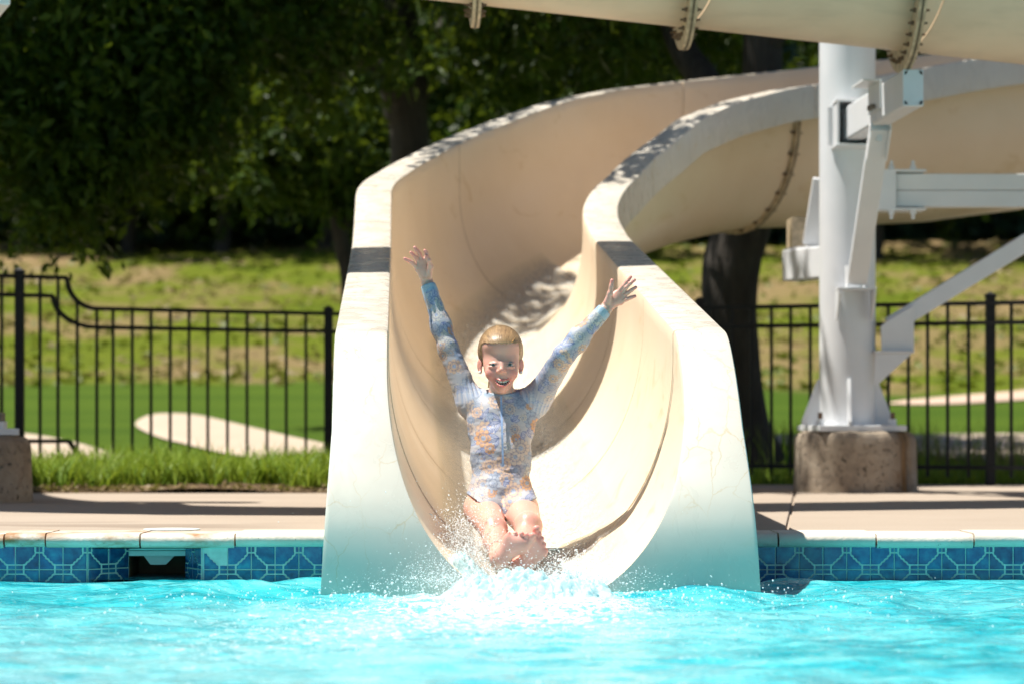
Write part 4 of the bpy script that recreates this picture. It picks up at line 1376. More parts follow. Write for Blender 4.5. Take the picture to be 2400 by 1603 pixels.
    n = 60000
    x = rng.uniform(-17, 17, n); d = rng.uniform(61, 74, n)
    top = 15 + 2.5 * vnoise(x * .35, d * .35, 3)
    z = ground_z(x, d) + rng.uniform(0, 1, n) ** .8 * top
    keep = fbm(x * .7, z * .7 + d * .5, 8, 3) > -.28
    v, f = leaf_cloud(np.stack([x, d, z], 1)[keep], .62, rng=rng, aspect=.6)
    # closed dark canopy mass behind the leaves
    xs = np.linspace(-26, 26, 120); zs = np.linspace(0, 1, 50)
    XX, TT = np.meshgrid(xs, zs)
    DD = 75 + 2.2 * fbm(XX * .35, TT * 6, 17, 3) + TT * 3; ZZ = ground_z(XX, DD * 0 + 75) - .5 + TT * (19 + 3 * vnoise(XX * .3, TT * 0, 2))
    vv = np.stack([XX, DD, ZZ], -1).reshape(-1, 3); i = np.arange(len(vv)).reshape(XX.shape)
    q = np.stack([i[:-1, :-1], i[:-1, 1:], i[1:, 1:], i[1:, :-1]], -1).reshape(-1, 4)
    tri = np.concatenate([q[:, [0, 1, 2]], q[:, [0, 2, 3]]]) + len(v)
    o = mesh_obj('far_wood', np.vstack([v, vv]), np.concatenate([f, tri]).astype(np.int32), M['leaf_far'])
    tag(o, 'dark mass of woodland beyond the hill crest', 'wood', kind='stuff')


build_trees()


def blades(pos, h, w, lean, segs=3, rng=RNG):
    n = len(pos)
    az = rng.uniform(0, 2 * np.pi, n); L = np.stack([np.cos(az), np.sin(az)], 1) * lean[:, None]
    fa = az + rng.normal(0, .6, n) + np.pi / 2
    S = np.stack([np.cos(fa), np.sin(fa), 0 * fa], 1)
    vs = []
    for k in range(segs + 1):
        t = k / segs
        c = pos + np.column_stack([L * (t ** 1.8)[None] if False else L * t ** 1.8, h * (t - .28 * lean / (h + 1e-6) * t * t)])
        ww = (w * (1 - t) ** .7 * .5)[:, None]
        vs += [c - S * ww, c + S * ww] if k < segs else [c]
    v = np.stack(vs, 1); m = v.shape[1]
    k0 = np.arange(n)[:, None] * m
    f = []
    for k in range(segs - 1):
        a = 2 * k
        f += [k0 + np.array([[a, a + 1, a + 3]]), k0 + np.array([[a, a + 3, a + 2]])]
    a = 2 * (segs - 1)
    f.append(k0 + np.array([[a, a + 1, a + 2]]))
    return v.reshape(-1, 3), np.concatenate(f, 0).astype(np.int32)


def build_grass():
    rng = np.random.default_rng(9)
    # planting bed with strap-leaved border grass, left of the slide
    bed = MB(); 
    xs = np.linspace(-9, .25, 90); ys = np.linspace(15.003, 17.9, 16)
    X, Y = np.meshgrid(xs, ys); Z = .012 + .03 * np.clip((Y - 15) / .3, 0, 1) + .03 * fbm(X * 2, Y * 2, 4, 3)
    v = np.stack([X, Y, Z], -1).reshape(-1, 3); i = np.arange(len(v)).reshape(X.shape)
    f = np.stack([i[:-1, :-1], i[:-1, 1:], i[1:, 1:], i[1:, :-1]], -1).reshape(-1, 4)
    o = mesh_obj('planting_bed', v, f, M['soil'], smooth=True); tag(o, kind='structure')
    nc = 620
    cx = rng.uniform(-4.2, .1, nc); cy = 15.14 + rng.uniform(0, 1, nc) ** 1.1 * 2.3
    per = 26
    pos = np.column_stack([np.repeat(cx, per) + rng.normal(0, .035, nc * per), np.repeat(cy, per) + rng.normal(0, .035, nc * per), np.full(nc * per, .03)])
    pos[:, 1] = np.maximum(pos[:, 1], 15.06)
    hh = np.repeat(rng.uniform(.13, .24, nc), per) * rng.uniform(.6, 1.15, nc * per)
    v, f = blades(pos, hh, rng.uniform(.009, .016, len(pos)), hh * rng.uniform(.25, 1.05, len(pos)), 3, rng)
    o = mesh_obj('border_grass', v, f, M['blade']); tag(o, 'bright green strap-leaved border grass along the deck edge', 'grass', kind='stuff')
    # dry litter and fallen leaves at the bed edge
    n = 900
    p = np.column_stack([rng.uniform(-3.2, .1, n), 15.02 + rng.exponential(.10, n), np.full(n, .025)])
    v, f = leaf_cloud(p, .035, rng=rng, droop=0, aspect=.6)
    o = mesh_obj('leaf_litter', v, f.astype(np.int32), M['tuft_t']); tag(o, 'dry brown leaf litter at the front of the planting bed', 'leaf litter', kind='stuff')
    # shaded rough grass behind the right deck
    n = 14000
    p = np.column_stack([rng.uniform(.3, 4.4, n), 17.02 + rng.uniform(0, 1, n) ** 1.2 * 3.0]); p = np.column_stack([p, ground_z(p[:, 0], p[:, 1])])
    hh = rng.uniform(.05, .13, n) + .28 * (rng.uniform(0, 1, n) > .93) * (p[:, 1] > 18)
    v, f = blades(p, hh, rng.uniform(.006, .012, n), hh * rng.uniform(.2, .7, n), 3, rng)
    o = mesh_obj('rough_grass', v, f, M['blade']); tag(o, 'rough grass under the fence behind the white column', 'grass', kind='stuff')
    n = 5000
    p = np.column_stack([rng.uniform(1.4, 5.5, n), rng.uniform(18.4, 22, n)]); p = np.column_stack([p, ground_z(p[:, 0], p[:, 1])])
    p = p[fbm(p[:, 0] * 1.5, p[:, 1] * 1.5, 3, 2) > .02]; n = len(p)
    hh = rng.uniform(.12, .34, n)
    v, f = blades(p, hh, rng.uniform(.005, .010, n), hh * rng.uniform(.1, .5, n), 3, rng)
    o = mesh_obj('dry_grass', v, f, M['tuft_t']); tag(o, 'tall tan seeding grass beyond the right fence', 'grass', kind='stuff')
    # hill tufts
    for nm, mat, seed, lo, lab in (('hill_grass', 'tuft_g', 41, -.02, 'green tufts of rough grass on the hillside'), ('hill_dry_grass', 'tuft_t', 42, .0, 'tan dry tufts of grass on the hillside')):
        n = 6000
        d = 36.5 + rng.uniform(0, 1, n) ** 1.0 * 27; x = rng.uniform(-1, 1, n) * (d * .175 + 1.5)
        m = fbm(x * .42, d * .30, 77, 4)
        keep = (m < .08) if mat == 'tuft_g' else (m > .06)
        x, d = x[keep], d[keep]; n = len(x)
        p = np.column_stack([x, d, ground_z(x, d) - .02])
        hh = rng.uniform(.06, .17, n)
        v, f = blades(p, hh, rng.uniform(.08, .2, n), hh * rng.uniform(.8, 2.0, n), 2, rng)
        o = mesh_obj(nm, v, f, M[mat]); tag(o, lab, 'grass', kind='stuff')


build_grass()
# ------------------------------------------------------------------ signed-distance sculpting
def surface_nets(D, origin, h):
    """naive surface nets, D<0 inside -> verts, quads"""
    S = D < 0
    nx, ny, nz = D.shape
    c = S[:-1, :-1, :-1].astype(np.uint8)
    tot = np.zeros((nx - 1, ny - 1, nz - 1), np.uint8)
    for dx in (0, 1):
        for dy in (0, 1):
            for dz in (0, 1):
                tot += S[dx:nx - 1 + dx, dy:ny - 1 + dy, dz:nz - 1 + dz]
    cells = np.argwhere((tot > 0) & (tot < 8))
    idx = -np.ones(tot.shape, np.int32)
    idx[cells[:, 0], cells[:, 1], cells[:, 2]] = np.arange(len(cells))
    acc = np.zeros((len(cells), 3)); cnt = np.zeros(len(cells))
    corners = [(a, b, c_) for a in (0, 1) for b in (0, 1) for c_ in (0, 1)]
    val = {k: D[cells[:, 0] + k[0], cells[:, 1] + k[1], cells[:, 2] + k[2]].astype(np.float64) for k in corners}
    for k in corners:
        for ax in range(3):
            if k[ax] == 1: continue
            k2 = list(k); k2[ax] = 1; k2 = tuple(k2)
            a, b = val[k], val[k2]
            m = (a < 0) != (b < 0)
            t = np.where(m, a / (a - b + 1e-12), 0)
            p = np.tile(np.array(k, float), (len(cells), 1)); p[:, ax] = t
            acc += p * m[:, None]; cnt += m
    v = (cells + acc / np.maximum(cnt, 1)[:, None]) * h + origin
    quads = []
    for ax in range(3):
        sl0 = [slice(None)] * 3; sl1 = [slice(None)] * 3
        sl0[ax] = slice(0, -1); sl1[ax] = slice(1, None)
        A, B = S[tuple(sl0)], S[tuple(sl1)]
        e = np.argwhere(A != B)
        u, w = [(1, 2), (2, 0), (0, 1)][ax]
        ok = (e[:, u] > 0) & (e[:, w] > 0) & (e[:, u] < D.shape[u] - 1) & (e[:, w] < D.shape[w] - 1)
        e = e[ok]
        ins = A[e[:, 0], e[:, 1], e[:, 2]]
        def cell(du, dw):
            q = e.copy(); q[:, u] -= du; q[:, w] -= dw
            return idx[q[:, 0], q[:, 1], q[:, 2]]
        q = np.stack([cell(1, 1), cell(0, 1), cell(0, 0), cell(1, 0)], 1)
        q[~ins] = q[~ins][:, ::-1]
        quads.append(q)
    q = np.concatenate(quads)
    q = q[(q >= 0).all(1)]
    return v, q.astype(np.int32)


class Sculpt:
    def __init__(self, lo, hi, h):
        self.lo = np.array(lo, float); self.h = h
        self.n = np.ceil((np.array(hi) - self.lo) / h).astype(int) + 1
        self.D = np.full(self.n, 0.06, np.float32)

    def _win(self, lo, hi, m):
        a = np.clip(np.floor((np.array(lo) - m - self.lo) / self.h).astype(int), 0, self.n)
        b = np.clip(np.ceil((np.array(hi) + m - self.lo) / self.h).astype(int) + 1, 0, self.n)
        if (b <= a).any(): return None
        sl = tuple(slice(i, j) for i, j in zip(a, b))
        g = [(np.arange(i, j) * self.h + o).astype(np.float32) for i, j, o in zip(a, b, self.lo)]
        return sl, np.meshgrid(*g, indexing='ij')

    def _comb(self, sl, d, k, op):
        cur = self.D[sl]
        if op == 'add':
            if k > 0:
                hh = np.clip(.5 + .5 * (cur - d) / k, 0, 1)
                self.D[sl] = cur * (1 - hh) + d * hh - k * hh * (1 - hh)
            else: self.D[sl] = np.minimum(cur, d)
        elif op == 'sub':
            d = -d
            hh = np.clip(.5 - .5 * (cur - d) / max(k, 1e-6), 0, 1)
            self.D[sl] = cur * (1 - hh) + d * hh + k * hh * (1 - hh)

    def cone(self, a, b, ra, rb, k=.01, op='add', flat=None):
        a = np.array(a, float); b = np.array(b, float); R = max(ra, rb)
        w = self._win(np.minimum(a, b) - R, np.maximum(a, b) + R, k + .02)
        if w is None: return self
        sl, (x, y, z) = w
        ab = b - a; L2 = float(ab @ ab) + 1e-12
        t = np.clip(((x - a[0]) * ab[0] + (y - a[1]) * ab[1] + (z - a[2]) * ab[2]) / L2, 0, 1)
        px, py, pz = x - a[0] - t * ab[0], y - a[1] - t * ab[1], z - a[2] - t * ab[2]
        if flat is not None:                      # squash along a direction
            n, s = np.array(flat[0], float), flat[1]; n = n / np.linalg.norm(n)
            q = px * n[0] + py * n[1] + pz * n[2]
            px, py, pz = px + n[0] * q * (1 / s - 1), py + n[1] * q * (1 / s - 1), pz + n[2] * q * (1 / s - 1)
        d = np.sqrt(px * px + py * py + pz * pz) - (ra + (rb - ra) * t)
        self._comb(sl, d.astype(np.float32), k, op); return self

    def ell(self, c, r, k=.01, op='add', R=None):
        c = np.array(c, float); r = np.array(r, float); m = r.max()
        w = self._win(c - m, c + m, k + .02)
        if w is None: return self
        sl, (x, y, z) = w
        x, y, z = x - c[0], y - c[1], z - c[2]
        if R is not None:
            R = np.array(R); x, y, z = (R[0, i] * x + R[1, i] * y + R[2, i] * z for i in range(3))
        k0 = np.sqrt((x / r[0]) ** 2 + (y / r[1]) ** 2 + (z / r[2]) ** 2)
        k1 = np.sqrt((x / r[0] ** 2) ** 2 + (y / r[1] ** 2) ** 2 + (z / r[2] ** 2) ** 2)
        d = k0 * (k0 - 1) / np.maximum(k1, 1e-6)
        self._comb(sl, d.astype(np.float32), k, op); return self

    def grid(self):
        g = [(np.arange(n) * self.h + o).astype(np.float32) for n, o in zip(self.n, self.lo)]
        return np.meshgrid(*g, indexing='ij')

    def cut(self, fn, k=.003):
        """keep where fn(x,y,z) < 0 (approximate distance)"""
        x, y, z = self.grid()
        self.D = np.maximum(self.D, fn(x, y, z).astype(np.float32)); return self

    def mesh(self): return surface_nets(self.D, self.lo, self.h)


def smooth_verts(v, q, it=2, lam=.5):
    n = len(v)
    e = np.concatenate([q[:, [0, 1]], q[:, [1, 2]], q[:, [2, 3]], q[:, [3, 0]]]); e = np.concatenate([e, e[:, ::-1]])
    cnt = np.bincount(e[:, 0], minlength=n)[:, None]
    for _ in range(it):
        s = np.stack([np.bincount(e[:, 0], v[e[:, 1], k], minlength=n) for k in range(3)], 1)
        v = v + lam * (s / np.maximum(cnt, 1) - v)
    return v


def set_tint(o, col):
    a = o.data.color_attributes.new('tint', 'FLOAT_COLOR', 'POINT')
    c = np.concatenate([col, np.ones((len(col), 1))], 1).astype(np.float32)
    a.data.foreach_set('color', c.ravel())


def A(px, py, d): return np.array(P(px, py, d))


# ------------------------------------------------------------------ pose (photo pixels + distances)
HEAD_D = 9.50
J = dict(
    pelvis=A(1172, 1150, 9.46), waist=A(1174, 1075, 9.52), chest=A(1174, 990, 9.57), neck0=A(1175, 935, 9.575), neck1=A(1175, 895, 9.555),
    shL=A(1100, 941, 9.605), elL=A(1050, 815, 9.63), wrL=A(1003, 668, 9.67),
    shR=A(1257, 938, 9.585), elR=A(1322, 832, 9.44), wrR=A(1417, 727, 9.47),
    hpL=A(1130, 1192, 9.43), knL=A(1157, 1240, 9.17), anL=A(1170, 1302, 8.97),
    hpR=A(1219, 1194, 9.43), knR=A(1238, 1232, 9.17), anR=A(1222, 1318, 8.99),
)


def sc_head(S, infl=0.0, hair=False):
    """skull and face volumes, shared by head and hair"""
    k = .022
    c = A(1173, 816, 9.575)
    S.ell(c, (.0665 + infl, .082 + infl, .070 + infl), k)
    S.ell(A(1173.5, 812, 9.526), (.0600 + infl, .0655 + infl, .044 + infl), k)
    if hair: return
    S.ell(A(1175, 858, 9.520), (.0570, .060, .050), .028)
    S.ell(A(1175.5, 888, 9.506), (.0350, .050, .038), .03)
    S.ell(A(1176, 909, 9.474), (.020, .018, .014), .02)
    for sx in (-1, 1):
        S.ell(A(1175.5 + sx * 24, 875, 9.479), (.018, .015, .018), .018)           # smiling cheeks
        S.ell(A(1175.5 + sx * 20, 853, 9.452), (.0140, .0075, .0072), .010, 'sub')   # shallow eye socket
        S.ell(A(1175.5 + sx * 19.5, 851.8, 9.4695), (.0150, .0085, .0042), .006)   # upper lid
        S.ell(A(1175.5 + sx * 19.5, 859.4, 9.4680), (.0150, .0085, .0040), .006)   # lower lid
        S.ell(A(1175.5 + sx * 19.5, 855.2, 9.454), (.0108, .012, .0013), .0015, 'sub')  # lid opening
    S.cone(A(1176, 852, 9.463), A(1175.5, 866.5, 9.4505), .0045, .0078, .012)        # nose
    for sx in (-1, 1): S.ell(A(1175.5 + sx * 6.8, 870, 9.4555), (.0052, .0060, .0044), .006)
    # mouth: lips then the open smile
    for t in np.linspace(-1, 1, 9):
        x = 1177.5 + t * 18.5; y0 = 893.5 - 5.5 * t * t; dd = 9.4525 + .020 * t * t
        S.cone(A(x, y0 - 1.8, dd), A(x + .5, y0 - 1.8, dd), .0045, .0045, .004)
        yb = 904.5 - 16.0 * t * t
        S.cone(A(x, yb, dd - .001), A(x + .5, yb, dd - .001), .0052, .0052, .004)
    for t in np.linspace(-1, 1, 13):
        x = 1177.5 + t * 17; yu = 893.5 - 5.2 * t * t; yl = 902.0 - 13.2 * t * t
        r = max(.0012, (yl - yu) / 2 / 737 + .0006)
        S.cone(A(x, (yu + yl) / 2, 9.435), A(x, (yu + yl) / 2, 9.474 + .014 * t * t), r, r, .0015, 'sub')
    # ears
    for sx in (-1, 1):
        e = A(1173 + sx * 48.5, 856, 9.575)
        Rm = np.array(Matrix.Rotation(sx * math.radians(-28), 3, 'Z'))
        S.ell(e, (.0060, .015, .0215), .006, R=Rm)
        S.ell(e + np.array([sx * .004, -.012, .002]), (.0040, .008, .013), .004, 'sub', R=Rm)
        S.ell(e + np.array([-sx * .002, -.008, -.021]), (.0055, .007, .007), .005)


def sc_torso(S, g=0.0):
    k = .03
    p = J
    S.ell(p['pelvis'] + np.array([.002, .03, -.015]), (.101 + g, .078 + g, .085 + g), .04)
    S.ell(p['waist'], (.094 + g, .064 + g, .10 + g), .045)
    S.ell(p['chest'] + np.array([0, 0, -.01]), (.104 + g, .068 + g, .10 + g), .045)
    S.cone(p['shL'] + np.array([.02, 0, -.012]), p['shR'] + np.array([-.02, 0, -.012]), .045 + g, .045 + g, .03)
    S.cone(p['neck0'], p['neck1'], .041 + g * .6, .037 + g * .6, .02)


def sc_arms(S, g=0.0):
    for s in 'LR':
        a, b, c = J['sh' + s], J['el' + s], J['wr' + s]
        big = .95 if s == 'L' else 1.03
        S.cone(a, b, .040 * big + g, .0290 * big + g, .03)
        S.cone(b, c, .0290 * big + g, .0205 + g, .015)
        S.ell(b * .65 + c * .35, (.029 * big + g, .029 * big + g, .04), .02)


def sc_thighs(S, g=0.0, only='LR'):
    for s in only:
        a, b = J['hp' + s], J['kn' + s]
        S.cone(a + np.array([0, .03, 0]), b, .060 + g, .0405 + g, .02)


def sc_legs(S, only='LR'):
    sc_thighs(S, 0.0, only)
    for s in only:
        a, b, c = J['hp' + s], J['kn' + s], J['an' + s]
        S.ell(b + np.array([0, -.018, .016]), (.029, .026, .025), .010)                 # knee cap
        S.cone(b, c, .0385, .0265, .02)
        m = b * .62 + c * .38
        S.ell(m + np.array([0, .01, -.010]), (.037, .06, .035), .02)                    # calf
        S.ell(c, (.027, .027, .028), .01)


def sc_foot(S, heel, ball, tipdir, across, big_first, lens):
    """heel->ball axis, across = unit vector from big toe side to little toe side, sole faces the camera"""
    heel, ball = np.array(heel), np.array(ball)
    ax = (ball - heel); L = np.linalg.norm(ax); ax = ax / L
    nrm = np.cross(ax, across); nrm /= np.linalg.norm(nrm)
    if nrm[1] > 0: nrm = -nrm                       # towards the camera = sole side
    S.ell(heel, (.027, .026, .027), .015)
    S.cone(heel, heel * .4 + ball * .6 + across * .006 - nrm * .006, .025, .026, .02, flat=(nrm, .8))
    S.cone(ball - across * .022, ball + across * .022, .0215, .0175, .022, flat=(nrm, .72))
    S.cone(heel * .35 + ball * .65 - across * .006, ball - across * .012, .024, .022, .02, flat=(nrm, .75))
    td = np.array(tipdir) / np.linalg.norm(tipdir)
    toes = []
    for i in range(5):
        t = i / 4
        base = ball + across * (-.029 + .060 * t) + ax * (.013 - .016 * t * t) - nrm * .001
        ln, r = ((.022, .0115), (.019, .0078), (.017, .0074), (.0145, .0070), (.012, .0066))[i]
        mid = base + (ax * .75 + td * .25) * ln
        tip = mid + (td * .8 + nrm * .35) * ln * .55
        S.cone(base, mid, r * .95, r * .88, .003)
        S.cone(mid, tip, r * .92, r, .002)
        toes.append((tip, r))
    return toes


def sc_hand(S, wrist, palm_c, normal, fingers, thumb):
    """fingers: list of 4 lists of joints starting at the knuckle"""
    wrist = np.array(wrist); palm_c = np.array(palm_c)
    n = np.array(normal, float); n /= np.linalg.norm(n)
    kn = [np.array(f[0]) for f in fingers]
    S.cone(wrist - (palm_c - wrist) * .6, wrist, .0195, .0178, .01)
    S.cone(wrist, palm_c, .0175, .021, .012, flat=(n, .62))
    for q in kn: S.cone(wrist * .35 + palm_c * .65, q, .0145, .0088, .012, flat=(n, .75))
    for a, b in zip(kn[:-1], kn[1:]): S.cone(a, b, .0085, .0085, .008, flat=(n, .85))
    tips = []
    for f in fingers:
        rr = [.0074, .0066, .0060, .0054]
        for j in range(len(f) - 1): S.cone(f[j], f[j + 1], rr[j], rr[j + 1], .003)
        tips.append(np.array(f[-1]))
    rr = [.0125, .0085, .0070, .0062]
    for j in range(len(thumb) - 1): S.cone(thumb[j], thumb[j + 1], rr[j], rr[j + 1], .006)
    tips.append(np.array(thumb[-1]))
    return tips


def bend(pts): return [A(*p) for p in pts]


FING_L = [bend([(979, 630, 9.545), (966, 616, 9.532), (957, 611, 9.526), (949, 607, 9.522)]),     # little
          bend([(983, 617, 9.545), (974, 603, 9.533), (968, 597, 9.528), (963.5, 592.5, 9.524)]),
          bend([(990, 611, 9.545), (983, 595, 9.536), (977, 587, 9.530), (972, 581, 9.526)]),
          bend([(999, 611, 9.545), (1001, 599, 9.525), (999, 592, 9.512), (996, 588, 9.506)])]
THUMB_L = bend([(1004, 645, 9.545), (1009, 626, 9.530), (1005, 611, 9.516), (999, 601, 9.508)])
_dz = .11
FING_L = [[p + np.array([(p[0]) / p[1] * _dz, _dz, (p[2] - CAM_H) / p[1] * _dz]) for p in f] for f in FING_L]
THUMB_L = [p + np.array([(p[0]) / p[1] * _dz, _dz, (p[2] - CAM_H) / p[1] * _dz]) for p in THUMB_L]
FING_R = [bend([(1446, 688, 9.475), (1460, 672, 9.470), (1469, 661, 9.468), (1478, 650, 9.468)]),  # index
          bend([(1452, 691, 9.475), (1467, 675, 9.466), (1477, 665, 9.463), (1487, 657, 9.462)]),
          bend([(1455, 699, 9.475), (1470, 688, 9.468), (1480, 681, 9.466), (1490, 674, 9.465)]),
          bend([(1455, 708, 9.475), (1469, 702, 9.468), (1479, 698, 9.466), (1488, 695, 9.465)])]
THUMB_R = bend([(1424, 708, 9.462), (1430, 688, 9.452), (1433, 671, 9.448), (1434.5, 658, 9.446)])

SKIN = np.array([.65, .36, .285]); BLUSH = np.array([.68, .25, .21]); LIP = np.array([.58, .14, .14]); SOLE_LIT = np.array([.80, .40, .33])


def blob_mask(v, c, r): return np.exp(-(((v - np.array(c)) / np.array(r)) ** 2).sum(1))


def build_girl():
    root = empty('person', tuple(A(1172, 1250, 9.44)))
    tag(root, 'child in floral long-sleeved swimsuit sliding feet first with both arms raised', 'person')
    # ---------------- body (one continuous skin mesh, finer at head, hands and feet)
    parts = []
    H = Sculpt(A(1173, 816, 9.57) + np.array([-.095, -.16, -.20]), A(1173, 816, 9.57) + np.array([.095, .12, .10]), .0016)
    sc_head(H)
    H.cone(J['neck0'] + np.array([0, 0, -.02]), J['neck1'], .040, .036, .02)
    parts.append(H.mesh())
    B = Sculpt((-.36, 9.28, .0), (.36, 9.76, .84), .004)
    sc_torso(B); sc_arms(B)
    parts.append(B.mesh())
    toes = []
    for s, hl, bl, td, ac in (('L', A(1170, 1310, 8.925), A(1206, 1268, 8.895), (.35, -.05, .85), (-.80, .06, .42)), ('R', A(1222, 1332, 8.945), A(1260, 1283, 8.918), (.25, -.05, .9), (.66, .06, -.62))):
        L = Sculpt((-.22, 8.76, -.20), (.20, 9.58, .24), .0026)
        sc_legs(L, s)
        L.ell(J['pelvis'] + np.array([.002, .03, -.02]), (.090, .070, .064), .03)
        ac = np.array(ac) / np.linalg.norm(ac)
        toes += sc_foot(L, hl, bl, td, ac, True, None)
        L.cone(J['an' + s], hl + np.array([0, .008, 0]), .027, .025, .015)
        parts.append(L.mesh())
    tips = []
    for f in fingers:
        rr = [.0074, .0066, .0060, .0054]
        for j in range(len(f) - 1): S.cone(f[j], f[j + 1], rr[j], rr[j + 1], .003)
        tips.append(np.array(f[-1]))
    rr = [.0125, .0085, .0070, .0062]
    for j in range(len(thumb) - 1): S.cone(thumb[j], thumb[j + 1], rr[j], rr[j + 1], .006)
    tips.append(np.array(thumb[-1]))
    return tips


def bend(pts): return [A(*p) for p in pts]


FING_L = [bend([(979, 630, 9.545), (966, 616, 9.532), (957, 611, 9.526), (949, 607, 9.522)]),     # little
          bend([(983, 617, 9.545), (974, 603, 9.533), (968, 597, 9.528), (963.5, 592.5, 9.524)]),
          bend([(990, 611, 9.545), (983, 595, 9.536), (977, 587, 9.530), (972, 581, 9.526)]),
          bend([(999, 611, 9.545), (1001, 599, 9.525), (999, 592, 9.512), (996, 588, 9.506)])]
THUMB_L = bend([(1004, 645, 9.545), (1009, 626, 9.530), (1005, 611, 9.516), (999, 601, 9.508)])
_dz = .11
FING_L = [[p + np.array([(p[0]) / p[1] * _dz, _dz, (p[2] - CAM_H) / p[1] * _dz]) for p in f] for f in FING_L]
THUMB_L = [p + np.array([(p[0]) / p[1] * _dz, _dz, (p[2] - CAM_H) / p[1] * _dz]) for p in THUMB_L]
FING_R = [bend([(1446, 688, 9.475), (1460, 672, 9.470), (1469, 661, 9.468), (1478, 650, 9.468)]),  # index
          bend([(1452, 691, 9.475), (1467, 675, 9.466), (1477, 665, 9.463), (1487, 657, 9.462)]),
          bend([(1455, 699, 9.475), (1470, 688, 9.468), (1480, 681, 9.466), (1490, 674, 9.465)]),
          bend([(1455, 708, 9.475), (1469, 702, 9.468), (1479, 698, 9.466), (1488, 695, 9.465)])]
THUMB_R = bend([(1424, 708, 9.462), (1430, 688, 9.452), (1433, 671, 9.448), (1434.5, 658, 9.446)])

SKIN = np.array([.65, .36, .285]); BLUSH = np.array([.68, .25, .21]); LIP = np.array([.58, .14, .14]); SOLE_LIT = np.array([.80, .40, .33])


def blob_mask(v, c, r): return np.exp(-(((v - np.array(c)) / np.array(r)) ** 2).sum(1))


